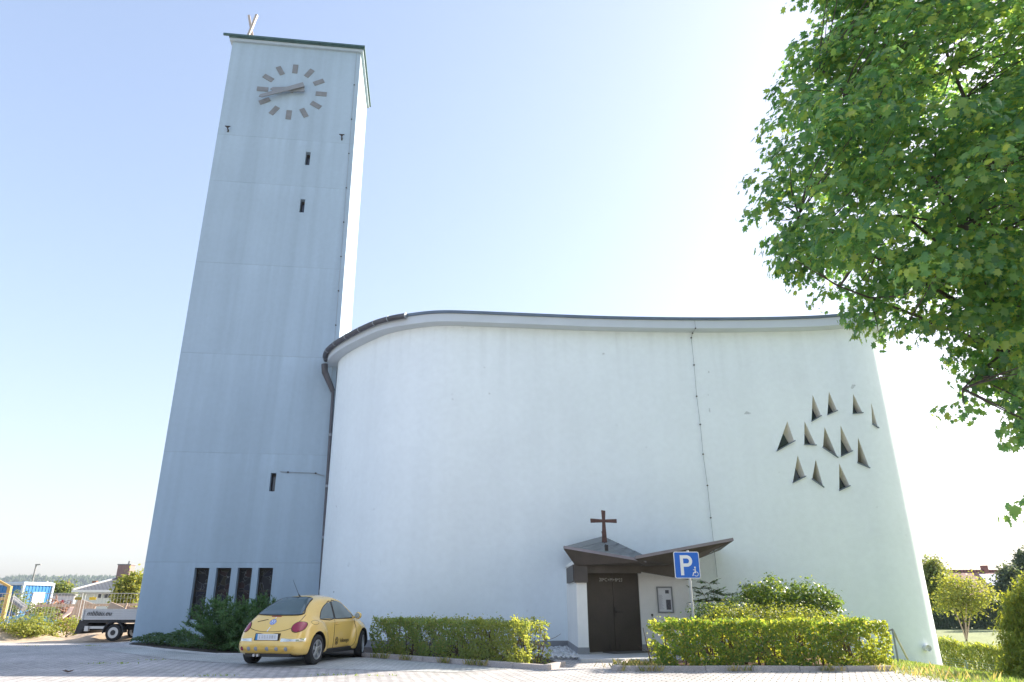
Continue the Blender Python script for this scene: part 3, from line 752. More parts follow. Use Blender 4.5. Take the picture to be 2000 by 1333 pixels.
# ================================================================== PORCH
porch = thing('church_porch', 'small church porch with white walls under a folded dark metal canopy', 'porch', (3.3, 20.5, 0))
SLZ = .08
m_ = MB(); m_.prism([(1.62, 17.7, -.05), (5.1, 17.55, -.05), (5.1, 21.4, -.05), (1.62, 21.9, -.05)], (0, 0, SLZ+.05)); m_.build('step_slab', M['slab'], porch, bevel=.01)
DL, DR = Vector((2.03, 19.95, SLZ)), Vector((3.60, 20.62, SLZ)); DH = 2.03
WR = Vector((4.98, 20.45, SLZ))
m_ = MB()
m_.prism([(1.70, 19.2, 0), (1.98, 19.2, 0), (1.98, 22.9, 0), (1.70, 22.9, 0)], (0, 0, 2.42)); m_.build('pier', M['porch_plaster'], porch, bevel=.012)
m_ = MB(); m_.prism([(1.69, 19.19, 0), (1.99, 19.19, 0), (1.99, 22.7, 0), (1.69, 22.7, 0)], (0, 0, .24)); m_.build('plinth', M['plinth'], porch)
m_ = MB()
m_.add([(DR.x, DR.y, 0), (WR.x, WR.y, 0), (WR.x, WR.y, 1.92), (DR.x, DR.y, 2.16), (DR.x, 22.9, 0), (WR.x, 22.9, 0), (WR.x, 22.9, 1.92), (DR.x, 22.9, 2.16)],
       [(0, 1, 2, 3), (1, 5, 6, 2), (5, 4, 7, 6), (4, 0, 3, 7), (3, 2, 6, 7), (0, 4, 5, 1)]); m_.build('side_wall', M['porch_plaster'], porch, bevel=.012)
dw = (WR-DR).normalized(); nw = Vector((dw.y, -dw.x, 0))
m_ = MB(); m_.prism([DR+nw*.012, WR+nw*.012+dw*.012, WR-nw*.1+dw*.012, DR-nw*.1], (0, 0, .16)); m_.build('plinth', M['plinth'], porch)
# door leaves
dd = (DR-DL).normalized(); dn = Vector((dd.y, -dd.x, 0)); LW = (DR-DL).length
door = MB()
door.bar(DL+Vector((0, 0, DH+.05))+dn*.02, DR+Vector((0, 0, DH+.05))+dn*.02, .14, .10); door = door.build('door', M['brown_metal'], porch)
for k in range(2):
    a = DL+dd*(LW*.5*k+.004); b = DL+dd*(LW*.5*(k+1)-.006)
    m_ = MB(); m_.prism([a, b, b-dn*.05, a-dn*.05], (0, 0, DH)); m_.build('door_leaf', M['door'], door, bevel=.004)
hp = DL+dd*(LW*.5+.05)+Vector((0, 0, 1.0))
m_ = MB(); m_.box(hp+dn*.008, (.06, .016, .26), Matrix((dd, -dn, Vector((0, 0, 1)))).transposed()); m_.tube([hp+dn*.0, hp+dn*.07, hp+dn*.08+dd*.20], .015, 8); m_.build('handle', M['bracket'], door)
for k in (.40, .58):
    q = DL+dd*(LW*k)+dn*.01; MB().tube([q+Vector((0, 0, .03)), q+Vector((0, 0, .18))], .012, 6).build('bolt', M['bracket'], door)
mt = frame(DL+dd*(LW*.47)+dn*.004+Vector((0, 0, 1.83))-porch.location, dd, (0, 0, 1))
text_obj('chalk_inscription', '20*C+M+B*23', .125, M['chalk'], door, mt, .0008, 1.0, .05, -.002)
m_ = MB(); q = [DL+dd*.3+dn*.25, DL+dd*1.5+dn*.15, DL+dd*1.5+dn*.75, DL+dd*.3+dn*.85]; m_.prism([p+Vector((0, 0, .001)) for p in q], (0, 0, .018))
tag(m_.build('door_mat', M['mat']), 'flat dark doormat on the slab in front of the bronze church door', 'doormat')
# notice board
def on_sw(px, py): return at_plane(px, py, DR, nw)
c = [on_sw(1283, 1149), on_sw(1310, 1148.5), on_sw(1314.5, 1195), on_sw(1287.5, 1195.5)]
cz = sum((p for p in c), Vector())/4
bw, bh = .40, .66
nb = thing('notice_board', 'grey framed glass notice case with a paper poster on the white porch wall', 'notice board', cz-Vector((0, 0, bh/2)))
R_ = Matrix((dw, -nw, Vector((0, 0, 1)))).transposed()
m_ = MB(); Z = Vector((0, 0, 1))
for a, b in (((-1, -1), (1, -1)), ((-1, 1), (1, 1)), ((-1, -1), (-1, 1)), ((1, -1), (1, 1))):
    p = cz+dw*a[0]*bw/2+Z*a[1]*bh/2+nw*.03; q = cz+dw*b[0]*bw/2+Z*b[1]*bh/2+nw*.03
    if a[1] == b[1]: m_.bar(p-dw*.0175, q+dw*.0175, .06, .035)
    else: m_.bar(p+Z*.0175, q-Z*.0175, .035, .06, up=tuple(nw))
m_.build('frame', pm('grey_frame', (.20, .21, .22), .45, .2, var=.05), nb)
MB().box(cz+nw*.012, (bw-.03, .02, bh-.03), R_).build('sheet', M['paper'], nb)
MB().box(cz+nw*.024+dw*.07+Z*.21, (.10, .002, .09), R_).build('printed_picture', M['ink'], nb); MB().box(cz+nw*.024+dw*.09-Z*.13, (.13, .002, .26), R_).build('printed_picture', M['ink'], nb)
po = MB()
for i in range(18):
    wl = .13*random.uniform(.6, 1); po.box(cz+nw*.024-dw*(.165-wl/2)+Z*(.12-i*.021), (wl, .002, .008), R_)
po.build('printed_text', M['ink_grey'], nb)
p = on_sw(1273.5, 1201.5); m_ = MB(); m_.lathe([(0, .03), (-.03, .03)], 'y', p, 12); m_.tube([p+nw*.02, p+nw*.03-Z*.06], .01, 6)
tag(m_.build('door_bell', M['bracket']), 'small dark bell pull on the white porch wall below the notice case', 'door bell')
# canopy: left plate seen from above, right wing rising to a point
can = thing('porch_canopy', 'folded dark brown metal canopy with an upturned right wing over the church door', 'canopy', (3.3, 20.5, 2.0))
Lp = at_y(1100.5, 1068, 19.0); Fp = at_y(1262, 1095, 18.6); Pk = at_y(1178, 1047.5, 22.55); Lb = Vector((1.78, 22.6, 2.95)); Vb = Vector((4.45, 22.75, 2.62))
Rp = at_y(1431, 1054, 18.5); Rs = at_y(1240, 1089.5, 18.45); Rb = Vector((6.65, 22.75, 2.98))
dz = Vector((0, 0, -.05))
def solid(mb_, poly, d):
    mb_.prism(poly, d)
m_ = MB(); m_.prism([Lp, Fp, Vb], dz); m_.prism([Lp, Vb, Pk], dz); m_.build('left_roof_plate', M['canopy_top'], can)
m_ = MB()
for k in range(1, 6):
    a = Lp.lerp(Fp, k/6); b = Pk.lerp(Vb, k/6); n3 = (Fp-Lp).cross(Vb-Lp).normalized()
    m_.bar(a.lerp(b, .03)+Vector((0, 0, .008)), a.lerp(b, .97)+Vector((0, 0, .016)), .02, .02)
m_.build('standing_seam', M['canopy_top'], can)
m_ = MB(); m_.prism([Rs+Vector((0, 0, .012)), Rp, Rb], dz); m_.prism([Rs+Vector((0, 0, .012)), Rb, Vb+Vector((0, 0, .012))], dz); m_.build('right_roof_plate', M['canopy_top'], can)
# fascia boards
BL_ = at_y(1123.5, 1105, 19.12); BR_ = at_y(1262, 1104, 18.75)
m_ = MB(); m_.prism([Lp+Vector((0, -.03, -.03)), Fp+Vector((0, -.03, -.03)), BR_, BL_], (0, .05, 0)); m_.build('left_fascia', M['brown_metal'], can)
m_ = MB(); m_.bar(Lp+Vector((0, -.035, -.015)), Fp+Vector((0, -.035, -.015)), .05, .07); m_.build('left_edge_strip', M['canopy_edge'], can)
RB1 = at_y(1258, 1104, 18.7); RB2 = at_y(1312, 1102, 18.68); RB3 = at_y(1366, 1091, 18.62)
m_ = MB(); m_.prism([Rs+Vector((0, -.03, -.03)), Rp+Vector((0, -.03, -.02)), RB3, RB2, RB1], (0, .05, 0)); m_.build('right_fascia', M['brown_metal'], can)
m_ = MB(); m_.bar(Rs+Vector((0, -.04, 0)), Rp+Vector((0, -.04, 0)), .05, .075); m_.build('right_edge_strip', M['canopy_edge'], can)
m_ = MB()  # soffits
m_.add([BL_, BR_, Vector((4.2, 22.6, 2.35)), Vector((1.65, 22.6, 2.35))], [(0, 1, 2, 3)])
m_.add([RB1, RB2, RB3, Rp+Vector((-.02, -.0, -.052)), Rb+dz*2, Vector((4.2, 22.6, 2.30))], [(0, 1, 5), (1, 2, 5), (2, 4, 5), (2, 3, 4)])
m_.build('soffit', M['brown_metal'], can)
m_ = MB(); m_.prism([Lp+Vector((0, 0, -.06)), BL_, Vector((2.0, 22.6, 2.3)), Lb], (.03, 0, 0)); m_.build('left_side_panel', M['brown_metal'], can)
m_ = MB(); m_.box(((1.66+2.0)/2-.0, 19.165, 2.04), (.35, .07, .46)); m_.box((1.66, 20.4, 2.06), (.06, 2.4, .42)); m_.build('pier_cladding', M['brown_metal'], can)
m_ = MB(); m_.prism([(1.99, 19.28, 2.06), (3.5, 19.5, 2.06), (3.5, 19.5, 2.36), (1.99, 19.28, 2.36)], (.0, .12, 0)); m_.build('lintel', M['brown_metal'], can)
a = at_y(1250, 1106, 19.75); b = at_y(1318, 1103, 19.75); c = at_y(1322, 1128, 19.75); d = at_y(1352, 1134, 19.9); e = at_y(1352, 1098, 19.9); f = at_y(1250, 1117, 19.75)
m_ = MB(); m_.prism([a, e, d, f], (0, .08, 0)); m_.build('wing_beam', M['brown_metal'], can)
# the cross on the canopy
cb = at_y(1181, 1060, 20.6)
cr_ = thing('porch_cross', 'rust-red iron cross with flared ends standing on the porch canopy', 'cross', cb)
top = at_y(1182, 998, 20.6); H_ = top.z-cb.z; zc_ = at_y(1182, 1017.5, 20.6).z-cb.z
m_ = MB(); m_.prism([cb+Vector((x, 0, z)) for x, z in ((-.075, 0), (.075, 0), (.045, zc_), (.065, H_), (-.055, H_+.02), (-.04, zc_))], (0, .06, 0)); m_.build('upright', M['rust_cross'], cr_, bevel=.006)
m_ = MB(); m_.prism([cb+Vector((x, -.012, zc_+z)) for x, z in ((-.38, -.055), (0, -.04), (.385, -.06), (.38, .05), (0, .035), (-.385, .065))], (0, .085, 0)); m_.build('crossbar', M['rust_cross'], cr_, bevel=.006)
m_ = MB(); m_.bar(cb+Vector((.0, .05, .0)), cb+Vector((0, .5, .35)), .03, .03); m_.build('stay', M['rust_cross'], cr_)
p_ = at_y(1184.5, 1072, 20.0); m_ = MB(); m_.box(p_+Vector((0, 0, .02)), (.09, .10, .16)); m_.tube([p_+Vector((0, 0, .08)), p_+Vector((0, .12, .12))], .02, 6)
tag(m_.build('roof_lamp', M['bracket']), 'small dark spotlight fixture on the canopy below the porch cross', 'spotlight')

# ================================================================== PARKING SIGN
def disc_pts(cx, cz, r, n=24, a0=0, a1=2*pi): return [(cx+r*cos(a0+(a1-a0)*i/n), cz+r*sin(a0+(a1-a0)*i/n)) for i in range(n)]
def flat(mb, pts, y, d=.0015): mb.prism([(x, y, z) for x, z in pts], (0, -d, 0))
def flat_ring(mb, cx, cz, r0, r1, a0, a1, y, d=.0015, n=20):
    for i in range(n):
        t0 = a0+(a1-a0)*i/n; t1 = a0+(a1-a0)*(i+1)/n
        flat(mb, [(cx+r0*cos(t0), cz+r0*sin(t0)), (cx+r1*cos(t0), cz+r1*sin(t0)), (cx+r1*cos(t1), cz+r1*sin(t1)), (cx+r0*cos(t1), cz+r0*sin(t1))], y, d)
def rrect(w, h, r, n=6):
    out = []
    for cx, cz, a in ((w/2-r, h/2-r, 0), (-w/2+r, h/2-r, pi/2), (-w/2+r, -h/2+r, pi), (w/2-r, -h/2+r, 3*pi/2)):
        out += [(cx+r*cos(a+pi/2*i/n), cz+r*sin(a+pi/2*i/n)) for i in range(n+1)]
    return out
sc_ = at_y(1341.5, 1104, 17.3)
sg = thing('parking_sign', 'blue square disabled parking sign with a white P on a steel post behind the hedge', 'sign', (sc_.x, 17.3, 0.03))
def loc(o, p): o.location = p; return o
ZC = sc_.z-.03; SW = .615
def sgb(m_, name, mat, bevel=0, parent=sg):
    o = m_.build(name, mat, parent, world=False, bevel=bevel); return o
m_ = MB(); flat(m_, rrect(SW, SW, .045), 0, .012); m_.v = [p+Vector((0, 0, ZC)) for p in m_.v]; plate = sgb(m_, 'sign_plate', M['sign_white'])
m_ = MB(); flat(m_, rrect(SW-.035, SW-.035, .03), -.0125, .002); m_.v = [p+Vector((0, 0, ZC)) for p in m_.v]; sgb(m_, 'blue_field', M['sign_blue'], parent=plate)
m_ = MB(); y = -.015
flat(m_, [(-.16, -.235), (-.085, -.235), (-.085, .225), (-.16, .225)], y)
flat(m_, [(-.085, .15), (.0, .15), (.0, .225), (-.085, .225)], y); flat(m_, [(-.085, -.04), (.0, -.04), (.0, .035), (-.085, .035)], y)
flat_ring(m_, .0, .0925, .0575, .1325, -pi/2, pi/2, y); m_.v = [p+Vector((0, 0, ZC)) for p in m_.v]; sgb(m_, 'letter', M['sign_white'], parent=plate)
m_ = MB()
flat(m_, disc_pts(.185, -.055, .019, 16), y)
flat(m_, [(.175, -.078), (.195, -.078), (.200, -.15), (.235, -.15) if False else (.206, -.165), (.165, -.165), (.168, -.14)], y)
flat(m_, [(.135, -.118), (.178, -.118), (.178, -.104), (.135, -.104)], y)
flat(m_, [(.135, -.165), (.20, -.165), (.20, -.185), (.150, -.185), (.128, -.25), (.108, -.25)], y)
flat_ring(m_, .203, -.205, .043, .055, -2.6, 1.7, y, n=24); m_.v = [p+Vector((0, 0, ZC)) for p in m_.v]; sgb(m_, 'wheelchair_symbol', M['sign_white'], parent=plate)
m_ = MB(); m_.tube([(.055, .045, 0), (.055, .045, ZC+.34)], .03, 14); sgb(m_, 'post', M['steel'])
for q in (.18, -.18): sgb(MB().box((.055, .04, ZC+q), (.09, .09, .03)), 'clamp', M['steel'])

# ================================================================== KERBS, HEDGES, SHRUBS
def kerb(name, pts, w_, h_, mat, label, seg=1.0):
    m_ = MB(); pts = [Vector((*p, 0)) for p in pts]
    for i in range(len(pts)-1):
        a, b = pts[i], pts[i+1]; d = (b-a).normalized(); nr = Vector((-d.y, d.x, 0)); L = (b-a).length; n = max(1, round(L/seg))
        for k in range(n):
            p = a+d*(L*k/n+.004); q = a+d*(L*(k+1)/n-.004); hh = h_+random.gauss(0, .004); o = nr*random.gauss(0, .003)
            m_.prism([p+o+Vector((0, 0, -.1)), q+o+Vector((0, 0, -.1)), q+o+nr*w_+Vector((0, 0, -.1)), p+o+nr*w_+Vector((0, 0, -.1))], (0, 0, hh+.1))
    return tag(m_.build(name, mat, bevel=.012), label, 'kerb')
kerb('kerb', [(-3.9, 19.4), (-3.6, 19.2), (.74, 15.66), (1.2, 16.75)], .13, .105, M['granite'], 'rough granite kerb in front of the left hedge, ending in a corner by the path')
kerb('kerb', [(2.6, 17.3), (2.05, 15.50), (7.85, 15.50)], .12, .10, M['granite'], 'low weathered kerb in front of the sunlit right hedge')
kerb('kerb', [(-13.2, 25.85), (-12.6, 24.25), (-10.2, 21.95), (-7.9, 20.05), (-5.6, 19.7)], .08, .05, M['slab'], 'flush stone edging along the creeper bed below the tower')
def hedge(name, label, path, depth, h, n, mat, size, seed, gap=.5, sticks=40):
    P, Nn = hedge_leaves(path, depth, h, n, .05, gap, seed)
    c = Vector(path[0]).lerp(Vector(path[-1]), .5)
    t = thing(name, label, 'hedge', (c.x, c.y, 0))
    leaves('foliage', P, Nn, size*(.7+.6*RNG.random(len(P))), OVAL, mat, t)
    m_ = MB(); path = [Vector(p) for p in path]
    for i in range(sticks):
        u = random.random()*(len(path)-1); k = int(u); a = path[k].lerp(path[k+1], u-k); d = (path[k+1]-path[k]).normalized(); nr = Vector((-d.y, d.x, 0))
        b = a+nr*random.uniform(.2, .8)*depth; 
        p1 = limb(m_, b, b+Vector((random.gauss(0, .12), random.gauss(0, .1), h*random.uniform(.75, .98))), .018, .006, 0, 5, 5)
        for q in range(5):
            s = random.choice(p1[1:5]); limb(m_, s, s+Vector((random.gauss(0, .22), random.gauss(0, .2), random.uniform(.08, .3))), .007, .003, 0, 4, 3)
    m_.build('stems', M['twig'], t)
    return t
hedge('hedge', 'clipped green hornbeam hedge with thin gaps, in the shade right of the yellow car', [(-3.75, 19.65, 0), (-1.6, 17.85, 0), (.36, 16.22, 0)], .85, .85, 21000, M['hedge_leaf'], .060, 1.3, .50, 46)
hedge('hedge', 'sunlit yellow-green clipped hedge below the parking sign', [(3.02, 15.75, 0), (5.5, 15.75, 0), (8.05, 15.8, 0)], .85, .88, 24000, M['sun_hedge_leaf'], .062, 4.1, .52, 50)
# taller shrubs behind the right hedge
def shrub(name, label, blobs, per, spread, tpl_, mat, size, stems=8, base=None, up=None, group=None):
    P, Nn = blob_leaves(blobs, per, spread); c = base if base is not None else Vector((blobs[0][0][0], blobs[0][0][1], 0))
    c = Vector(c); t = thing(name, label, 'shrub', c, 0, group)
    k = P[:, 2] > c.z+.02; P, Nn = P[k], Nn[k]
    leaves('foliage', P, Nn, size*(.65+.7*RNG.random(len(P))), tpl_, mat, t)
    m_ = MB()
    for i in range(stems):
        b = random.choice(blobs); limb(m_, c+Vector((random.gauss(0, .08), random.gauss(0, .08), 0)), Vector(b[0])+Vector([random.gauss(0, .3)*r for r in b[1]]), .022, .006, 0, 5, 6)
    m_.build('stems', M['twig'], t); return t
B1 = [at_y(1510, 1165, 19.2), at_y(1570, 1170, 19.2), at_y(1610, 1185, 19.2), at_y(1545, 1205, 19.0)]
shrub('shrub', 'tall rounded bright green shrub against the white church wall behind the right hedge', [(tuple(B1[0]), (.55, .5, .42), 70), (tuple(B1[1]), (.6, .5, .5), 80), (tuple(B1[2]), (.42, .45, .5), 50), (tuple(B1[3]), (.9, .5, .4), 60), (tuple(at_y(1470, 1165, 19.6)), (.35, .4, .35), 30)], 20, .085, OVAL, M['viburnum_leaf'], .085, 12, (7.4, 19.2, .0))
C1 = [at_y(1420, 1207, 17.7), at_y(1480, 1207, 17.7), at_y(1545, 1210, 17.8), at_y(1600, 1216, 17.8)]
shrub('shrub', 'low spreading small-leaved shrub between the right hedge and the taller round shrub', [(tuple(p), (.6, .55, .36), 110) for p in C1], 20, .06, OVAL, M['shrub_leaf'], .045, 10, (6.3, 17.8, .0))
shrub('shrub', 'dark small-leaved low shrub beside the white porch wall', [(tuple(at_y(1385, 1208, 18.2)), (.5, .5, .42), 110), (tuple(at_y(1440, 1190, 18.6)), (.4, .4, .32), 60)], 20, .06, OVAL, M['cover_leaf'], .045, 8, (5.45, 18.3, 0))
# compound-leaved young tree by the porch
def compound(name, label, base, tips, mat, nl=9):
    base = Vector(base); t = thing(name, label, 'shrub', base); m_ = MB(); P = []; Nn = []; U = []
    for tip in tips:
        tip = Vector(tip); path = limb(m_, base+Vector((random.gauss(0, .05), random.gauss(0, .05), 0)), tip, .016, .005, 0, 5, 8, .05)
        for s in path[3:]:
            for q in range(6):
                a = random.random()*2*pi; d = Vector((cos(a), sin(a), random.uniform(-.1, .45))).normalized(); L = random.uniform(.22, .36)
                e = s+d*L+Vector((0, 0, -.05)); m_.tube([s, s+d*L*.5+Vector((0, 0, .02)), e], .003, 4, False)
                side = d.cross(Vector((0, 0, 1))).normalized()
                for j in range(nl):
                    f = .3+.7*(j//2)/(nl//2); sgn = 1 if j % 2 else -1; bp = s+d*L*f
                    o = (side*sgn*.9+d*.5) if j < nl-1 else d
                    P.append(bp+o*.05); Nn.append(Vector((random.gauss(0, .25), random.gauss(0, .25), 1))); U.append(o)
    leaves('foliage', np.array([tuple(p) for p in P]), np.array([tuple(p) for p in Nn]), .135, half([(0, -.5), (.17, -.1), (.13, .15), (0, .5)]), mat, t, updir=np.array([tuple(p) for p in U]))
    m_.build('stems', M['twig'], t); return t
compound('young_ash', 'dark green bush with feathery compound leaves against the wall right of the porch', (5.75, 19.6, 0), [at_y(x, y, Y) for x, y, Y in ((1385, 1140, 19.4), (1400, 1160, 19.7), (1367, 1150, 19.5), (1420, 1165, 20.0), (1430, 1175, 19.8), (1362, 1175, 19.3), (1395, 1185, 19.2))], M['ash_leaf'])
compound('young_ash', 'small dark sapling with glossy leaves at the left side of the tall bright shrub', (6.9, 20.2, 0), [at_y(x, y, Y) for x, y, Y in ((1460, 1148, 20.2), (1475, 1160, 20.1), (1450, 1170, 20.0), (1490, 1150, 20.3))], M['ash_leaf'], 7)
# juniper by the tower
def juniper(name, label, base, tips, nb, mat, size=.10):
    base = Vector(base); t = thing(name, label, 'shrub', base); m_ = MB(); P = []; Nn = []; U = []
    for tip, k in tips:
        for _ in range(k):
            e = Vector(tip)+Vector((random.gauss(0, .22), random.gauss(0, .28), random.gauss(0, .14)))
            e.z = max(e.z, .15)
            path = limb(m_, base+Vector((random.gauss(0, .12), random.gauss(0, .12), .02)), e, .02, .004, -.12, 4, 9, .06)
            for i, s in enumerate(path[2:], 2):
                d = (path[min(i+1, 9)]-path[i-1]).normalized()
                for q in range(nb):
                    dd_ = (d+Vector((random.gauss(0, .55), random.gauss(0, .55), random.gauss(.12, .4)))).normalized(); L = random.uniform(.08, .26)
                    for j in range(5):
                        P.append(s+dd_*L*(.25+.75*j/4)+Vector((random.gauss(0, .015), random.gauss(0, .015), random.gauss(0, .015)))); U.append(dd_+Vector((random.gauss(0, .35), random.gauss(0, .35), random.gauss(0, .35)))); Nn.append((random.gauss(0, 1), random.gauss(0, 1), random.gauss(.4, 1)))
    leaves('foliage', np.array([tuple(p) for p in P]), np.array(Nn), size*(.7+.6*RNG.random(len(P))), half([(0, -.5), (.11, -.1), (.08, .2), (0, .5)]), mat, t, updir=np.array([tuple(p) for p in U]))
    m_.build('stems', M['twig'], t); return t
juniper('juniper', 'dark green spreading juniper in front of the stained glass windows, left of the yellow car', (-8.3, 21.9, .03),
        [(at_y(x, y, Y), k) for x, y, Y, k in ((385, 1208, 21.6, 5), (400, 1194, 22, 5), (425, 1184, 21.8, 6), (450, 1197, 21.3, 5), (395, 1224, 21.3, 5), (430, 1217, 20.9, 5), (470, 1202, 21.0, 5), (490, 1222, 20.8, 4), (440, 1244, 20.6, 4), (480, 1252, 20.6, 4), (455, 1187, 22.3, 4))], 11, M['juniper'])
juniper('juniper', 'taller dark juniper behind the yellow car, reaching up to the tower windows', (-7.1, 22.6, .03),
        [(at_y(x, y, Y), k) for x, y, Y, k in ((485, 1190, 22.3, 5), (515, 1184, 22.5, 6), (545, 1182, 22.8, 6), (500, 1205, 22.0, 5), (535, 1205, 22.0, 5), (575, 1200, 23.0, 4), (480, 1215, 22.0, 4), (520, 1240, 21.6, 5))], 11, M['juniper'])
# creeper bed
P = []; Nn = []
for i in range(9000):
    u = random.random(); a = Vector((-12.75, 24.9)).lerp(Vector((-7.6, 20.75)), u); d = Vector((5.15, -4.15)).normalized(); nr = Vector((-d.y, d.x))*-1
    t_ = random.random(); p = a - nr*(t_*1.5)*1.0
    hh = (.30+.10*sin(u*9)+.07*sin(u*23+t_*4))*(1-.55*abs(t_-.55)*1.6)
    P.append((p.x, p.y, .03+max(.03, hh*random.random()**.4))); Nn.append((random.gauss(0, .5), random.gauss(-.2, .5), 1))
cov = leaves('creeper_ground_cover', np.array(P), np.array(Nn), .085*(.6+.7*RNG.random(len(P))), OVAL, M['cover_leaf'], kind='stuff')
tag(cov, 'dark green creeping ground cover along the foot of the tower', 'ground cover', kind='stuff')
# pebbles by the church wall
m_ = MB()
for i in range(1500):
    x = random.uniform(-.6, 1.66); y = random.uniform(18.4, 22.5)
    if x < .75 and y < 18.9: continue
    r = random.uniform(.03, .062); c = Vector((x, y, .04+r*.4)); R_ = Matrix.Rotation(random.random()*6, 3, 'Z')@Matrix.Rotation(random.random()*3, 3, 'X')
    vs = [R_@Vector(v)*r for v in ((1.2, 0, 0), (-1.1, .1, 0), (0, 1, .1), (.1, -.9, 0), (0, 0, .8), (0, .1, -.8))]
    m_.add([c+v for v in vs], [(0, 2, 4), (2, 1, 4), (1, 3, 4), (3, 0, 4), (2, 0, 5), (1, 2, 5), (3, 1, 5), (0, 3, 5)])
tag(m_.build('pebble_strip', M['gravel'], smooth=80), 'strip of pale pebbles between the church wall and the left hedge', 'pebbles', kind='stuff')
# grass: bank on the right, tufts along the kerbs
def blades(name, label, pts, h, mat, cat='grass', lean=.35, wdt=.012):
    n = len(pts); P = np.array(pts); hh = h*(.5+RNG.random(n)); a = RNG.random(n)*2*pi
    U = np.stack([np.cos(a)*lean, np.sin(a)*lean, np.ones(n)], 1)*1.0; Nn = np.stack([-np.sin(a+RNG.random(n)), np.cos(a), RNG.random(n)*.4], 1)
    P2 = P+U*hh[:, None]*.5
    o = leaves(name, P2, Nn, hh, half([(0, -.5), (wdt/h*.8, -.4), (wdt/h*.6, .1), (0, .5)]), mat, updir=U, curl=.1)
    return tag(o, label, cat, kind='stuff')
pts = []
while len(pts) < 22000:
    x = random.uniform(7.7, 17); y = random.uniform(12.6, 22)
    if x < 8.3 and 15.4 < y < 16.9: continue
    if y > 21.5 and x < 12.6: continue
    if x < 8.0 and y > 15.3: continue
    pts.append((x, y, gh(x, y)-.02))
blades('grass', 'sunlit lawn grass on the bank at the right end of the church', pts, .065, M['grass_blade'])
pts = []
for i in range(520):
    if random.random() < .6: x = random.gauss(2.6, .25); y = random.uniform(15.7, 16.3)
    else:
        x = random.uniform(7.3, 8.6); y = random.uniform(13.2, 15.6)
    pts.append((x, y, .03))
for i in range(500):
    u = random.random()**.7; p = Vector((-3.6, 19.2)).lerp(Vector((.74, 15.66)), u)
    if sin(u*31)+sin(u*13) < .4: continue
    pts.append((p.x-.04, p.y-.05+random.gauss(0, .02), 0))
for i in range(500):
    x = random.uniform(2.2, 7.8)
    if sin(x*7)+sin(x*3.1) < .5: continue
    pts.append((x, 15.45+random.gauss(0, .03), 0))
blades('weeds', 'dry weeds and grass tufts growing along the kerbs', pts, .13, M['straw'], 'weeds', .6, .014)
pts = []
for (qx, qy, n_) in ((424, 1321, 26), (640, 1320, 18), (742, 1321, 22), (185, 1297, 22), (235, 1297, 16), (60, 1263, 22), (175, 1262, 30), (300, 1290, 12)):
    c = at_z(qx, qy, 0)
    for i in range(n_): pts.append((c.x+random.gauss(0, .22), c.y+random.gauss(0, .04), 0))
blades('moss_weeds', 'tiny green weeds in the joints of the paving', pts, .035, M['grass_blade'], 'weeds', .8, .01)
p = at_z(132, 1315, .005)
m_ = MB(); 
for i in range(5):
    for j in range(3): m_.v.append(p+Vector(((i-2)*.045, (j-1)*.05, .01+.02*abs(j-1)+.012*abs(i-2))))
for i in range(4):
    for j in range(2): m_.f.append((i*3+j, i*3+3+j, i*3+4+j, i*3+1+j))
o = m_.build('fallen_leaf', M['rust_wood'] if 'rust_wood' in M else M['twig'], smooth=60); so_ = o.modifiers.new('s', 'SOLIDIFY'); so_.thickness = .006
tag(o, 'curled brown dead leaf lying alone on the shaded paving at the left', 'leaf')
# handrail at the right end of the church
hr = thing('handrail', 'thin grey metal stair handrail beside the sunlit hedge end', 'handrail', (9.6, 18.9, gh(9.6, 18.9)))
A_ = at_y(1743, 1230, 18.4); B_ = at_y(1736, 1232, 19.5); C_ = at_y(1773, 1288, 19.6); D_ = at_y(1745.5, 1285, 18.4)
m_ = MB(); m_.tube([B_, A_, A_.lerp(C_, .3), C_], .025, 8); m_.build('rail', M['steel'], hr)
m_ = MB(); m_.tube([A_, Vector((A_.x, A_.y, gh(A_.x, A_.y)-.1))], .022, 8); m_.build('post', M['wire'], hr)
m_ = MB(); m_.tube([B_, Vector((B_.x, B_.y, gh(B_.x, B_.y)-.1))], .022, 8); m_.build('post', M['wire'], hr)

# ================================================================== YELLOW CAR
def cubic(xs, ys, x):
    xs = np.array(xs, float); ys = np.array(ys, float); d = np.zeros(len(xs))
    sl = np.diff(ys)/np.diff(xs)
    for i in range(1, len(xs)-1): d[i] = 0 if sl[i-1]*sl[i] <= 0 else 2*sl[i-1]*sl[i]/(sl[i-1]+sl[i])
    d[0], d[-1] = sl[0], sl[-1]
    i = int(np.clip(np.searchsorted(xs, x)-1, 0, len(xs)-2)); h = xs[i+1]-xs[i]; t = (x-xs[i])/h
    return (ys[i]*(2*t**3-3*t**2+1)+d[i]*h*(t**3-2*t**2+t)+ys[i+1]*(-2*t**3+3*t**2)+d[i+1]*h*(t**3-t**2))
TOP = ([-2.04, -2.0, -1.9, -1.75, -1.5, -1.2, -.9, -.5, -.1, .25, .6, .9, 1.15, 1.4, 1.65, 1.85, 1.98, 2.04], [.50, .66, .83, .98, 1.16, 1.315, 1.42, 1.485, 1.498, 1.465, 1.365, 1.215, 1.03, .95, .86, .74, .58, .48])
WID = ([-2.04, -1.98, -1.85, -1.6, -1.25, -.6, 0, .7, 1.25, 1.6, 1.85, 1.98, 2.04], [.56, .66, .725, .755, .765, .775, .775, .77, .75, .71, .62, .50, .40])
BOT = ([-2.04, -1.95, -1.7, 1.7, 1.95, 2.04], [.36, .27, .22, .20, .26, .36])
YS = [-2.04, -2.02, -1.985]+list(np.linspace(-1.94, 1.94, 110))+[1.985, 2.02, 2.04]
NA = 36
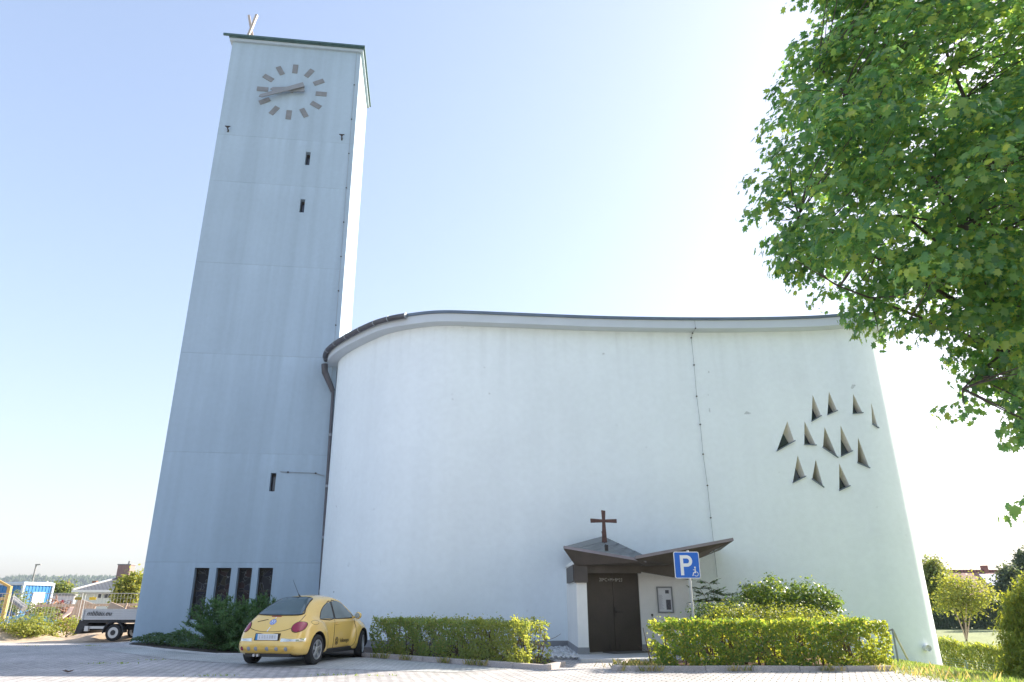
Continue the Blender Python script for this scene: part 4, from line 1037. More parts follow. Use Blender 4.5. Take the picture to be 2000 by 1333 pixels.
def section(y):
    zt = cubic(*TOP, y); w_ = cubic(*WID, y); zb = cubic(*BOT, y); cab = max(0, min(1, (zt-.95)/.45)); H = zt-zb
    belt = min(.93, zb+H*.70)
    sx = .78-.06*cab; 
    pts = [(0, zb), (.80*w_, zb), (.965*w_, zb+min(.09, H*.12)), (w_, zb+H*.28 if cab < .2 else .50), (w_*.985, belt-.10 if H > .5 else zb+H*.55), (w_*(.955), belt),
           (w_*(.75*cab+.80*(1-cab)), zt-(.16*cab+.055*(1-cab))), (w_*(.52*cab+.5*(1-cab)), zt-(.045*cab+.02*(1-cab))), (0, zt)]
    k = len(pts); out = []
    P = [Vector(p) for p in pts]; P = [Vector((-P[1].x, P[1].y))]+P+[Vector((-P[-2].x, P[-2].y))]
    per = NA//(k-1)+1; samples = []
    for i in range(1, k):
        for j in range(4):
            t = j/4; p0, p1, p2, p3 = P[i-1], P[i], P[i+1], P[i+2]
            samples.append(.5*((2*p1)+(-p0+p2)*t+(2*p0-5*p1+4*p2-p3)*t*t+(-p0+3*p1-3*p2+p3)*t**3))
    samples.append(P[k]); return samples
WY = 1.254; WZ = .316
def fender(x, y, z):
    if abs(x) < .3: return x
    b = 0
    for yw, R, amp in ((-WY, .64, .115), (WY, .61, .135)):
        r = hypot(y-yw, (z-.34)*1.02)
        if r < R:
            f = (1-(r/R)**2)**.42; k = min(1, max(0, (abs(x)-.3)/.25)); b = max(b, amp*f*k)
    return x+math.copysign(b, x)
mb = MB(); rows = []
for y in YS:
    s = section(y); ring = [(p.x, p.y) for p in s]+[(-p.x, p.y) for p in s[-2:0:-1]]
    row = []
    for x, z in ring:
        row.append(len(mb.v)); mb.v.append(Vector((fender(x, y, z), y, z)))
    rows.append(row)
n_ = len(rows[0])
for i in range(len(rows)-1):
    for j in range(n_): mb.f.append((rows[i][j], rows[i][(j+1) % n_], rows[i+1][(j+1) % n_], rows[i+1][j]))
mb.f.append(tuple(reversed(rows[0]))); mb.f.append(tuple(rows[-1]))
M['yellow'] = pm('yellow_paint', (.86, .58, .16), .26, 0, var=.03, scale=1.5, coat=.8)
M['black_rubber'] = pm('tyre_rubber', (.022, .022, .024), .75, var=.15)
M['black_trim'] = pm('black_trim', (.02, .02, .022), .5, var=.1)
M['seam'] = pm('panel_gap', (.05, .03, .01), .7, var=.1)
M['alloy'] = pm('alloy_wheel', (.55, .56, .58), .3, .7, var=.05)
M['car_glass'] = glassm('tinted_car_glass', (.075, .115, .13), .03)
M['side_glass'] = glassm('opaque_side_glass', (.15, .19, .195), .04)  # opaque pane; brightness seen through the cabin is put into its colour
M['red_lens'] = pm('red_lens', (.30, .018, .05), .15, var=.08, scale=20, coat=.6)
M['chrome'] = pm('chrome_strip', (.72, .70, .62), .15, .75, var=.1, scale=6)
M['reflector'] = pm('grey_reflector', (.36, .38, .40), .25, .2, var=.1, scale=20)
M['plate'] = pm('number_plate', (.74, .76, .78), .5, var=.03)
M['plate_blue'] = pm('plate_band', (.03, .25, .55), .5, var=.03)
M['seat_grey'] = pm('grey_upholstery', (.17, .19, .21), .9, var=.1)
car = thing('car', 'rounded bright yellow two-door car parked with its rear towards the viewer by the tower', 'car', (-5.0, 18.45, 0.005), radians(-12.2))
CB = lambda m_, name, mat, parent=car, smooth=None, bevel=0: m_.build(name, mat, parent, world=False, smooth=smooth, bevel=bevel)
body = CB(mb, 'body', M['yellow'], smooth=50)
body.data.materials.append(M['black_trim'])
# wheel openings are really cut out of the body
cut = MB()
for yw in (-WY, WY):
    for sx in (-1, 1): cut.lathe([(.50*sx, .375), (1.2*sx, .375)], 'x', (0, yw, WZ+.01), 40)
cutter = cut.build('cutter', M['black_trim'], None, origin=(0, 0, 0))
cutter.parent = car
bo = body.modifiers.new('b', 'BOOLEAN'); bo.object = cutter; bo.operation = 'DIFFERENCE'; bo.solver = 'EXACT'
try: bo.material_mode = 'TRANSFER'
except Exception as ex: print(ex)
bpy.context.view_layer.update()
dg = bpy.context.evaluated_depsgraph_get(); me = bpy.data.meshes.new_from_object(body.evaluated_get(dg)); body.modifiers.clear(); old = body.data; body.data = me; bpy.data.meshes.remove(old)
bpy.data.objects.remove(cutter); me.polygons.foreach_set('use_smooth', [True]*len(me.polygons)); me.set_sharp_from_angle(angle=radians(45))
bvh = BVHTree.FromPolygons([v.co for v in me.vertices], [tuple(p.vertices) for p in me.polygons])
def cast(u, v, side):
    if side == 'r': o, d = Vector((3, u, v)), Vector((-1, 0, 0))
    elif side == 'l': o, d = Vector((-3, u, v)), Vector((1, 0, 0))
    elif side == 'back': o, d = Vector((u, -5, v)), Vector((0, 1, 0))
    else: o, d = Vector((u, 5, v)), Vector((0, -1, 0))
    h = bvh.ray_cast(o, d); 
    if h[0] is None: return None, None
    n = h[1]; n = -n if n.dot(d) > 0 else n
    return h[0], n
def smooth_poly(pts, n=5):
    P = [Vector(p) for p in pts]; out = []; k = len(P)
    for i in range(k):
        p0, p1, p2, p3 = P[i-1], P[i], P[(i+1) % k], P[(i+2) % k]
        for j in range(n):
            t = j/n; out.append(.5*((2*p1)+(-p0+p2)*t+(2*p0-5*p1+4*p2-p3)*t*t+(-p0+3*p1-3*p2+p3)*t**3))
    return out
def decal(name, poly, side, mat, off=.004, step=.05, parent=car, thick=.0):
    poly = [Vector(p) for p in poly]; k = len(poly); xs = [p.x for p in poly]; ys = [p.y for p in poly]
    pts = list(poly)
    a = np.arange(min(xs), max(xs), step); b = np.arange(min(ys), max(ys), step)
    for x in a:
        for y in b: pts.append(Vector((x+.0071, y+.0053)))
    ov, oe, of, _, _, _ = delaunay_2d_cdt(pts, [(i, (i+1) % k) for i in range(k)], [], 1, 1e-6)
    m_ = MB(); idx = {}
    for i, p in enumerate(ov):
        h, n = cast(p.x, p.y, side)
        if h is None: idx[i] = None; continue
        idx[i] = len(m_.v); m_.v.append(h+n*off)
    for f in of:
        g = [idx[i] for i in f]
        if None in g: continue
        m_.f.append(tuple(g))
    par = list(range(len(m_.v)))
    def root(i):
        while par[i] != i: par[i] = par[par[i]]; i = par[i]
        return i
    for f in m_.f:
        for i in f[1:]: par[root(i)] = root(f[0])
    cnt = {}
    for f in m_.f: cnt[root(f[0])] = cnt.get(root(f[0]), 0)+1
    bg_ = max(cnt, key=cnt.get); m_.f = [f for f in m_.f if root(f[0]) == bg_]
    used = sorted({i for f in m_.f for i in f}); mp = {i: k for k, i in enumerate(used)}; m_.v = [m_.v[i] for i in used]; m_.f = [tuple(mp[i] for i in f) for f in m_.f]
    return CB(m_, name, mat, parent, smooth=60)
def seam(name, path, side, r=.006, mat=None, parent=car, off=0):
    q = []
    for (x, y) in path:
        h, n = cast(x, y, side)
        if h is not None: q.append(h+n*off)
    m_ = MB(); m_.tube(q, r, 5); return CB(m_, name, mat or M['seam'], parent)
def arcpath(pts, n=8):
    P = [Vector(p) for p in pts]; out = []
    for i in range(len(P)-1):
        p0, p1, p2, p3 = P[max(i-1, 0)], P[i], P[i+1], P[min(i+2, len(P)-1)]
        for j in range(n):
            t = j/n; out.append(.5*((2*p1)+(-p0+p2)*t+(2*p0-5*p1+4*p2-p3)*t*t+(-p0+3*p1-3*p2+p3)*t**3))
    out.append(P[-1]); return [(p.x, p.y) for p in out]
# rear window
RW = [(-.54, 1.055), (-.2, 1.04), (.2, 1.04), (.54, 1.055), (.50, 1.18), (.43, 1.32), (.38, 1.395), (.2, 1.425), (-.2, 1.425), (-.38, 1.395), (-.43, 1.32), (-.50, 1.18)]
RWp = [Vector(p) for p in RW]
rw = decal('rear_window', RWp, 'back', M['car_glass'], .016, .035)
seam('window_seal', arcpath(RW+[RW[0]], 4), 'back', .014, M['black_trim'], rw, .008)
lid = arcpath([(-.60, 1.05), (-.60, .92), (-.50, .78), (-.25, .715), (0, .705), (.25, .715), (.50, .78), (.60, .92), (.60, 1.05)], 6)
seam('boot_lid_gap', lid, 'back')
seam('third_brake_light', [(-.12+.03*i, 1.015) for i in range(9)], 'back', .012, M['red_lens'], off=.002)
h, n = cast(0, .90, 'back'); Rz = n.to_track_quat('Z', 'Y').to_matrix()
def emblem(c, n, r, name, mats, parent=car, xdir=None):
    """round badge: ring with a V above a W"""
    n = n.normalized(); up = (Vector((0, 0, 1))-n*n.z).normalized(); x = up.cross(n)
    def P(a, b, d=.004): return c+x*a*r+up*b*r+n*d
    def stroke(m_, p, q, w_):
        p, q = Vector(p), Vector(q); d = (q-p).normalized(); s = Vector((-d.y, d.x))*w_/2
        m_.prism([P(*(p+s), .006), P(*(p-s), .006), P(*(q-s), .006), P(*(q+s), .006)], n*.002)
    if mats[0]:
        m_ = MB(); m_.prism([P(cos(t), sin(t), .001) for t in [2*pi*i/24 for i in range(24)]], n*.004); CB(m_, name, mats[0], parent)
    m_ = MB()
    for i in range(28):
        t0, t1 = 2*pi*i/28, 2*pi*(i+1)/28
        m_.prism([P(.86*cos(t0), .86*sin(t0), .006), P(cos(t0), sin(t0), .006), P(cos(t1), sin(t1), .006), P(.86*cos(t1), .86*sin(t1), .006)], n*.002)
    stroke(m_, (-.34, .78), (0, .08), .14); stroke(m_, (.34, .78), (0, .08), .14)
    stroke(m_, (-.72, .42), (-.30, -.72), .14); stroke(m_, (-.30, -.72), (0, -.05), .14); stroke(m_, (0, -.05), (.30, -.72), .14); stroke(m_, (.30, -.72), (.72, .42), .14)
    CB(m_, name+'_mark', mats[1], parent)
emblem(h, n, .075, 'boot_badge', (M['sign_white'], M['sign_blue']))
seam('boot_stripe', [(-.0, 1.0-.03*i) for i in range(2)]+[], 'back', .012, M['sign_white'], off=.0)
seam('boot_stripe', [(-.01-.012*i, .80-.03*i) for i in range(4)], 'back', .016, M['sign_white'], off=-.008)
seam('boot_script', [(-.40+.02*i, .905+.004*i) for i in range(13)], 'back', .009, M['seam'], off=0)
def ell(cx, cy, a, b, rot=0, n=28): return [Vector((cx+a*cos(t)*cos(rot)-b*sin(t)*sin(rot), cy+a*cos(t)*sin(rot)+b*sin(t)*cos(rot))) for t in [2*pi*i/n for i in range(n)]]
for sx in (-1, 1):
    tl = decal('tail_light', ell(sx*.625, .80, .110, .100, sx*.15), 'back', M['red_lens'], .012, .03)
    seam('light_rim', [(p.x, p.y) for p in ell(sx*.625, .80, .116, .106, sx*.15)+ell(sx*.625, .80, .116, .106, sx*.15)[:1]], 'back', .008, M['seam'], tl, .004)
# plate with its recess, bumper strips and round lamps
decal('plate_recess', [(-.31, .525), (.31, .525), (.31, .675), (-.31, .675)], 'back', M['seam'], .003)
h, n = cast(0, .60, 'back'); yb = h.y-.02
m_ = MB(); m_.box((0, yb, .60), (.53, .012, .125)); pl_ = CB(m_, 'number_plate', M['plate'], bevel=.004)
m_ = MB(); m_.box((-.243, yb-.008, .60), (.042, .006, .122)); CB(m_, 'blue_band', M['plate_blue'], pl_)
m_ = MB()
for i in range(7):
    x = -.17+i*.062; m_.box((x, yb-.0072, .60+.004*(i % 2)), (.034+.008*(i % 3), .002, .07))
CB(m_, 'blurred_print', pm('blurred_grey', (.56, .56, .57), .6, var=.25, scale=40), pl_)
for a, b in ((-.80, -.36), (.34, .80)):
    decal('bumper_strip', [Vector((a, .505)), Vector((b, .505)), Vector((b, .575)), Vector((a, .575))], 'back', M['chrome'], .007)
decal('bumper_groove', [Vector(p) for p in smooth_poly([(-.62, .305), (.56, .305), (.60, .36), (.56, .42), (-.62, .42), (-.66, .36)], 4)], 'back', pm('yellow_bumper_inlay', (.76, .48, .10), .4, var=.03), .003)
for i, x in enumerate((-.585, -.41, -.235, .03, .26, .49)):
    decal('round_lamp', ell(x, .362, .042, .042, 0, 18), 'back', M['red_lens'] if i == 0 else M['reflector'], .009, .03)
m_ = MB(); m_.tube([(-.30, -1.99, .225), (-.30, -1.6, .235)], .03, 10); m_.tube([(-.21, -1.99, .225), (-.21, -1.6, .235)], .03, 10); CB(m_, 'exhaust', M['alloy'])
m_ = MB(); m_.box((0, -1.78, .235), (1.1, .3, .09)); m_.box((0, 0, .20), (1.3, 3.2, .06)); CB(m_, 'underbody', M['black_trim'])
# side glass and door lines on both flanks
for side in ('r', 'l'):
    qw = [(-1.03, .955), (-.90, 1.10), (-.72, 1.215), (-.52, 1.29), (-.33, 1.325), (-.33, .945)]
    dw_ = [(-.245, .945), (-.245, 1.335), (-.02, 1.345), (.22, 1.315), (.46, 1.225), (.66, 1.10), (.82, .955)]
    for nm, pg in (('quarter_window', qw), ('door_window', dw_)):
        g = decal(nm, [Vector(p) for p in pg], side, M['side_glass'], .010, .035)
        seam('window_seal', arcpath(pg+[pg[0]], 3), side, .012, M['black_trim'], g)
    decal('window_pillar', [Vector(p) for p in ((-.335, .94), (-.24, .94), (-.24, 1.34), (-.335, 1.33))], side, M['black_trim'], .003)
    dr = seam('door_gap', arcpath([(-.29, .93), (-.31, .6), (-.29, .30), (0, .285), (.55, .285), (.70, .30), (.80, .5), (.86, .93)], 6), side)
    h, n = cast(-.17, .83, side); sgn = 1 if side == 'r' else -1
    m_ = MB(); m_.tube([h+Vector((0, -.08, 0)), h+Vector((sgn*.03, -.05, 0)), h+Vector((sgn*.03, .05, 0)), h+Vector((0, .08, 0))], .013, 8); CB(m_, 'door_handle', M['yellow'])
    m_ = MB(); m_.box((sgn*.735, .02, .245), (.10, 1.62, .10)); CB(m_, 'sill', M['black_trim'], bevel=.02)
    c = Vector((sgn*.90, .74, 1.0)); m_ = MB(); m_.tube([Vector((sgn*.74, .74, .955)), c], .03, 8)
    m_.lathe([(-.07, .04), (-.06, .075), (-.02, .09), (.05, .075), (.09, .03)], 'y', c, 16); mi = CB(m_, 'wing_mirror', M['yellow'], smooth=60)
    m_ = MB(); m_.lathe([(-.075, .068), (-.069, .070)], 'y', c, 16); CB(m_, 'mirror_glass', M['chrome'], mi)
    hl = decal('headlight', ell(sgn*.60, .70, .12, .13), 'front', M['chrome'], .01, .04)
# door lettering
h, n = cast(.27, .44, 'r')
text_obj('door_lettering', 'Volkswagen', .135, M['black_trim'], car, frame(h+Vector((.012, 0, 0)), (0, 1, 0), (0, 0, 1)), .001, .82)
h, n = cast(-.16, .445, 'r'); emblem(h+Vector((.004, 0, 0)), Vector((1, 0, 0)), .085, 'door_emblem', (None, M['black_trim']))
seam('fuel_flap_gap', [(p.x, p.y) for p in ell(-1.36, .885, .13, .045, .05, 20)], 'r', .004)
m_ = MB(); m_.tube([(0, -.72, 1.445), (-.01, -.80, 1.50)], [.018, .010], 8); m_.tube([(-.01, -.80, 1.50), (-.10, -.98, 1.83)], [.006, .003], 6); CB(m_, 'antenna', M['black_trim'])
# wheels
def wheel(x, y, steer):
    t = bpy.data.objects.new('wheel', None)
    sgn = 1 if x > 0 else -1
    m_ = MB(); m_.lathe([(-.09, .20), (-.10, .24), (-.100, .285), (-.080, .310), (-.04, .316), (.04, .316), (.080, .310), (.100, .285), (.10, .24), (.09, .205), (-.09, .20)], 'x', (0, 0, 0), 40, False)
    Rz_ = Matrix.Rotation(steer, 4, 'Z'); Rz_.translation = Vector((x, y, WZ))
    def fin(m_, name, mat, parent, smooth=40, bevel=0):
        o = CB(m_, name, mat, parent, smooth, bevel); return o
    w_ = fin(m_, 'wheel', M['black_rubber'], car); w_.matrix_local = Rz_
    m_ = MB(); m_.lathe([(sgn*-.06, .21), (sgn*.085, .212), (sgn*.098, .206), (sgn*.090, .185), (sgn*.03, .178), (sgn*.02, .0)], 'x', (0, 0, 0), 40, False)
    fin(m_, 'rim', M['alloy'], w_)
    m_ = MB(); m_.lathe([(sgn*.026, .17), (sgn*.027, .0)], 'x', (0, 0, 0), 30); fin(m_, 'brake_shadow_disc', M['black_trim'], w_)
    m_ = MB()
    for k in range(5):
        a = 2*pi*k/5+.3; d = Vector((0, cos(a), sin(a))); s = Vector((0, -sin(a), cos(a)))
        m_.prism([Vector((sgn*.055, 0, 0))+d*.03-s*.035, Vector((sgn*.055, 0, 0))+d*.03+s*.035, Vector((sgn*.06, 0, 0))+d*.19+s*.042, Vector((sgn*.06, 0, 0))+d*.19-s*.042], (sgn*.025, 0, 0))
    m_.lathe([(sgn*.05, .055), (sgn*.088, .05), (sgn*.09, .0)], 'x', (0, 0, 0), 20)
    fin(m_, 'spokes', M['alloy'], w_, 30, .006)
    return w_
for x in (-.755, .755):
    wheel(x, -WY, 0); wheel(x, WY, radians(16))

# ================================================================== FLATBED TRUCK
M['truck_silver'] = pm('silver_dropside', (.50, .51, .53), .4, .45, var=.05)
M['truck_dark'] = pm('truck_chassis', (.03, .03, .032), .6, var=.15)
M['truck_white'] = pm('truck_cab_paint', (.62, .63, .64), .35, var=.03, coat=.4)
TY = 31.0; tb = at_y(217, 1253, TY); tz = tb.z
gz = gh(tb.x, TY)
truck = thing('flatbed_truck', 'silver flatbed truck with dropsides half hidden behind the left edge of the tower', 'truck', (tb.x, TY, tz))
def tx(px, py, Y=TY-.02): 
    p = at_y(px, py, Y); return p.x, p.z
xl, zt_ = tx(164, 1191); xr = xl+3.4; _, zb_ = tx(200, 1211); 
side = MB(); hgt = zt_-zb_
for i in range(5):
    side.bar((xl, TY-.02, zb_+hgt*(i+.5)/5), (xr, TY-.02, zb_+hgt*(i+.5)/5), .03, hgt/5-.008)
side.box(((xl+xr)/2, TY, (zt_+zb_)/2), (xr-xl, .02, hgt)); sd_ = side.build('dropside', M['truck_silver'], truck, bevel=.004)
m_ = MB(); m_.box((xl+.03, TY-.03, (zt_+zb_)/2), (.05, .07, hgt+.06)); m_.bar((xl, TY-.03, zt_+.012), (xr, TY-.03, zt_+.012), .05, .03); m_.build('side_frame', M['alu'], truck)
c_ = at_y(195, 1198.5, TY-.05)
text_obj('side_lettering', 'mbbau.eu', .27, M['black_trim'], truck, frame(c_+Vector((0, -.012, 0))-truck.location, (1, 0, 0), (0, 0, 1)), .002, 1.0, .25, .0)
m_ = MB(); m_.box(((xl+xr)/2-.06, TY+1.0, zb_-.06), (xr-xl+.12, 2.0, .12)); m_.box(((xl+xr)/2, TY+1.0, zb_-.3), (xr-xl, .9, .22)); m_.build('bed_frame', M['truck_dark'], truck, bevel=.01)
m_ = MB(); m_.box((xl-.02, TY+1, (zt_+zb_)/2), (.03, 2.0, hgt)); m_.box((xl, TY+2.0-.02, (zt_+zb_)/2), (.03, .03, hgt)); m_.box(((xl+xr)/2, TY+2.0, (zt_+zb_)/2), (xr-xl, .03, hgt)); m_.build('tailboard', M['truck_silver'], truck)
m_ = MB(); q = [(xl-.14, zb_-.12), (xl+.30, zb_-.12), (xl-.05, zb_-.55), (xl-.24, zb_-.55)]; m_.prism([(x, TY+.02, z) for x, z in q], (0, 1.9, 0)); m_.build('rear_underrun', M['truck_dark'], truck)
m_ = MB(); m_.box((xl+.55, TY+.1, zb_-.30), (.9, .12, .10)); m_.box((xl+.25, TY+.06, zb_-.34), (.16, .14, .2)); m_.build('tool_rail', M['alu'], truck)
m_ = MB(); cw = Vector((tb.x, TY+.12, tz+.33))
m_.tube([cw+Vector((.42*cos(t), -.14, .42*sin(t)+.02)) for t in np.linspace(pi+.1, -.1, 12)], .03, 6); 
for i in range(11):
    a0 = pi-pi*i/11; a1 = pi-pi*(i+1)/11
    m_.prism([cw+Vector((.43*cos(a0), -.16, .43*sin(a0))), cw+Vector((.43*cos(a1), -.16, .43*sin(a1))), cw+Vector((.40*cos(a1), -.16, .40*sin(a1))), cw+Vector((.40*cos(a0), -.16, .40*sin(a0)))], (0, .36, 0))
m_.build('mudguard', M['truck_dark'], truck)
def twheel(c):
    m_ = MB(); m_.lathe([(-.11, .20), (-.12, .27), (-.09, .325), (.09, .325), (.12, .27), (.11, .20), (-.11, .20)], 'y', c, 32, False); w_ = m_.build('wheel', M['black_rubber'], truck, smooth=40)
    m_ = MB(); m_.lathe([(-.112, .215), (-.10, .20), (-.06, .17), (-.075, .10), (-.09, .09), (-.09, .0)], 'y', c, 32); r_ = m_.build('rim', M['alu'], w_, smooth=40)
    m_ = MB(); m_.lathe([(-.125, .105), (-.128, .0)], 'y', c, 24); m_.build('hub_cap', M['truck_dark'], w_)
    m_ = MB()
    for k in range(20):
        a = 2*pi*k/20; m_.box(c+Vector((.155*cos(a), -.088, .155*sin(a))), (.022, .03, .05), Matrix.Rotation(-a+pi/2, 3, 'Y'))
    m_.build('rim_slots', M['truck_dark'], w_)
twheel(cw); twheel(cw+Vector((0, 1.75, 0))); twheel(cw+Vector((3.35, 0, 0))); twheel(cw+Vector((3.35, 1.75, 0)))
m_ = MB(); q = [(xr+.12, .42), (xr+1.95, .42), (xr+2.0, .9), (xr+1.75, 1.15), (xr+1.2, 1.95), (xr+.2, 2.0), (xr+.12, 1.9)]
m_.prism([(x, TY+.05, tz+z) for x, z in q], (0, 1.85, 0)); m_.build('cab', M['truck_white'], truck, bevel=.06)
m_ = MB(); q = [(xr+.35, 1.2), (xr+1.55, 1.2), (xr+1.12, 1.82), (xr+.35, 1.84)]; m_.prism([(x, TY+.04, tz+z) for x, z in q], (0, .02, 0)); m_.build('cab_window', M['dark_glass'], truck)
# things loaded on the truck
M['wood'] = pm('pine_boards', (.42, .30, .19), .75, var=.2, scale=3, stretch=(1, 8, 8))
M['rust_wood'] = pm('old_boards', (.26, .14, .09), .85, var=.3, scale=4)
M['panel_beige'] = pm('beige_panel', (.50, .38, .29), .7, var=.1)
b0 = zb_+.01
m_ = MB(); m_.box((xl+.95, TY+.7, b0+.31), (.75, .06, .55), Matrix.Rotation(radians(20), 3, 'Y')); m_.box((xl+1.75, TY+.9, b0+.33), (1.1, .05, .22), Matrix.Rotation(radians(12), 3, 'Y'))
m_.box((xl+1.6, TY+1.1, b0+.25), (.9, .5, .45)); m_.box((xl+1.35, TY+.62, b0+.34), (.07, .05, .62), Matrix.Rotation(radians(16), 3, 'Y')); m_.box((xl+2.25, TY+.62, b0+.3), (.07, .05, .55))
tag(m_.build('timber_load', M['panel_beige']), 'pile of pale boards and a wooden frame lying on the truck bed', 'boards')

# ================================================================== BUILDING SITE ON THE LEFT
M['blue_paint'] = pm('container_blue', (.02, .16, .40), .45, var=.08, scale=2)
M['blue_light'] = pm('container_frame', (.42, .52, .60), .5, var=.06)
M['blue_dark'] = pm('container_dark', (.012, .06, .18), .5, var=.1)
M['white_door'] = pm('white_door', (.75, .75, .76), .5, var=.03)
def container(name, label, c, L, W, H, rz, door=True):
    """long axis along local y, end face with the door at local -y"""
    t = thing(name, label, 'container', c, rz); B = lambda m_, n, mat, par=t, bevel=0: m_.build(n, mat, par, world=False, bevel=bevel)
    m_ = MB(); m_.box((0, L/2, H/2), (W-.1, L-.1, H-.1))
    for i in range(int(L/.28)): 
        for s in (-1, 1): m_.box((s*(W/2-.045), .25+i*.28, H/2), (.03, .12, H-.35))
    for i in range(int(W/.28)): m_.box((-W/2+.3+i*.28, .035, H/2), (.12, .03, H-.35))
    B(m_, 'shell', M['blue_paint'])
    m_ = MB()
    for x in (-W/2, W/2):
        for y in (0, L): m_.box((x, y, H/2), (.16, .16, H))
    for z in (.09, H-.09):
        for y in (0, L): m_.box((0, y, z), (W-.16, .14, .18))
        for x in (-W/2, W/2): m_.box((x, L/2, z), (.14, L-.16, .18))
    B(m_, 'frame', M['blue_light'], bevel=.02)
    m_ = MB(); m_.box((0, L/2, H+.01), (W, L, .04)); B(m_, 'roof', M['blue_light'])
    if door:
        m_ = MB(); m_.box((.15, -.03, 1.12), (.95, .05, 2.05)); d = B(m_, 'door', M['white_door'])
        m_ = MB(); m_.box((.50, -.07, 1.05), (.14, .03, .03)); B(m_, 'handle', M['truck_dark'], d)
    m_ = MB(); m_.box((-W/2-.01, 1.4, 1.55), (.05, 1.6, .9)); B(m_, 'window', M['blue_dark'])
    return t
pc = at_y(33, 1200, 48); cz_ = gh(pc.x, 50)
container('office_container', 'blue site office container with pale frame and a white door, on the building site', (pc.x+.21, 49.2, cz_+.05), 6.0, 2.44, 2.75, radians(80))
# hoarding with the supermarket board
p = at_y(110, 1200, 58); z0 = gh(p.x, 58)
hl_ = thing('white_hoarding', 'long low pale wall with a red sign board behind the construction fence', 'wall', (p.x, 58, z0))
a = at_y(74, 1164, 58); b = at_y(142, 1190, 58)
m_ = MB(); m_.box(((a.x+b.x)/2, 58, (a.z+z0)/2), (b.x-a.x, .25, a.z-z0)); m_.build('wall_panel', pm('pale_hoarding', (.52, .53, .55), .7, var=.06), hl_)
m_ = MB(); m_.box(((a.x+b.x)/2, 57.98, a.z+.06), (b.x-a.x+.2, .4, .12)); m_.build('coping', M['clock_grey'], hl_)
r0 = at_y(81.5, 1172.5, 57.8); r1 = at_y(122, 1183.5, 57.8)
red = thing('red_sign_board', 'red board with white REWE lettering on the pale hoarding', 'sign', ((r0.x+r1.x)/2, 57.8, r1.z))
m_ = MB(); m_.box(((r0.x+r1.x)/2, 57.84, (r0.z+r1.z)/2), (r1.x-r0.x, .06, r0.z-r1.z)); m_.build('board', pm('red_board', (.50, .015, .03), .5, var=.05), red)
text_obj('lettering', 'REWE', (r0.z-r1.z)*1.15, M['sign_white'], red, frame(Vector(((r0.x+r1.x)/2, 57.79, (r0.z+r1.z)/2))-red.location, (1, 0, 0), (0, 0, 1)), .004, 1.12, 0, .015)
# construction fence panels
def fence_panel(label, x0, x1, Y, z0, H=2.0):
    t = thing('site_fence', label, 'fence', ((x0+x1)/2, Y, z0), 0, 'mesh fence panels round the building site')
    m_ = MB(); m_.tube([(x0+.05, Y, z0+.12), (x0+.05, Y, z0+H), (x1-.05, Y, z0+H), (x1-.05, Y, z0+.12), (x0+.05, Y, z0+.12)], .021, 6); m_.build('frame', M['steel'], t)
    m_ = MB(); n = int((x1-x0)/.16)
    for i in range(1, n): m_.bar((x0+(x1-x0)*i/n, Y, z0+.12), (x0+(x1-x0)*i/n, Y, z0+H), .006, .006)
    for i in range(1, 8): m_.bar((x0+.05, Y, z0+.12+(H-.12)*i/8), (x1-.05, Y, z0+.12+(H-.12)*i/8), .006, .006)
    m_.build('wire_mesh', M['steel'], t)
    m_ = MB(); m_.box((x0, Y, z0+.07), (.5, .22, .14)); m_.build('foot', M['slab'], t)
FY = 36.5
fx = at_y(166, 1161.5, FY); FH = 1.95; fz = fx.z-FH
for i, (a, b, lab) in enumerate(((fx.x-7.2, fx.x-3.65, 'leftmost mesh fence panel in front of the yellow props'), (fx.x-3.6, fx.x-.05, 'mesh fence panel in front of the pile of branches'), (fx.x, fx.x+3.5, 'mesh fence panel behind the flatbed truck, beside the tower'))):
    fence_panel(lab, a, b, FY, fz)
for (px, py, w_, col, lab) in ((152.5, 1169.5, .36, (.30, .25, .03), 'small olive-yellow plate hanging on the mesh fence, left of the fence joint'), (181, 1169.5, .34, (.75, .52, .03), 'small bright yellow plate hanging on the mesh fence, right of the fence joint')):
    p = at_y(px, py, FY-.05); m_ = MB(); m_.box(p, (w_, .012, .13)); m_.box(p+Vector((0, .02, .07)), (.04, .03, .03))
    tag(m_.build('fence_plate', pm('yellow_plate', col, .5, var=.05)), lab, 'plate')
# timber rails and props
def plank(name, label, cat, p, q, w_, h_, mat):
    m_ = MB(); m_.bar(p, q, w_, h_); m_.bar(Vector(p).lerp(Vector(q), .48)+Vector((0, 0, .001)), Vector(p).lerp(Vector(q), .52)+Vector((0, 0, .001)), w_*1.25, h_*1.12)
    return tag(m_.build(name, mat, bevel=.008), label, cat)
plank('timber_rail', 'long horizontal plank fixed behind the mesh fence', 'plank', at_y(70, 1183.5, 37.2), at_y(290, 1181, 37.2), .06, .12, M['panel_beige'])
M['yellow_wood'] = pm('yellow_formwork', (.50, .34, .11), .6, var=.15)
m_ = MB(); a = at_y(20, 1145, 40); b = at_y(4, 1215, 40)
m_.bar(a, b, .19, .17); m_.bar(at_y(-4, 1134, 40.1), at_y(22, 1148, 40.1), .12, .12); m_.bar(at_y(-8, 1171, 40.05), at_y(14, 1169, 40.05), .12, .14)
tag(m_.build('formwork_prop', M['yellow_wood'], bevel=.02), 'leaning yellow formwork timbers at the left picture edge', 'timber')
m_ = MB(); m_.tube([at_y(24, 1168, 39), at_y(36, 1178, 39), at_y(48, 1187, 38.6)], .14, 10); m_.tube([at_y(24, 1172, 38.7), at_y(35, 1181, 38.7), at_y(46, 1190, 38.4)], .12, 10)
tag(m_.build('drain_pipe', M['clock_grey'], smooth=50), 'two dark plastic pipes lying sloped beside the yellow timbers', 'pipe')
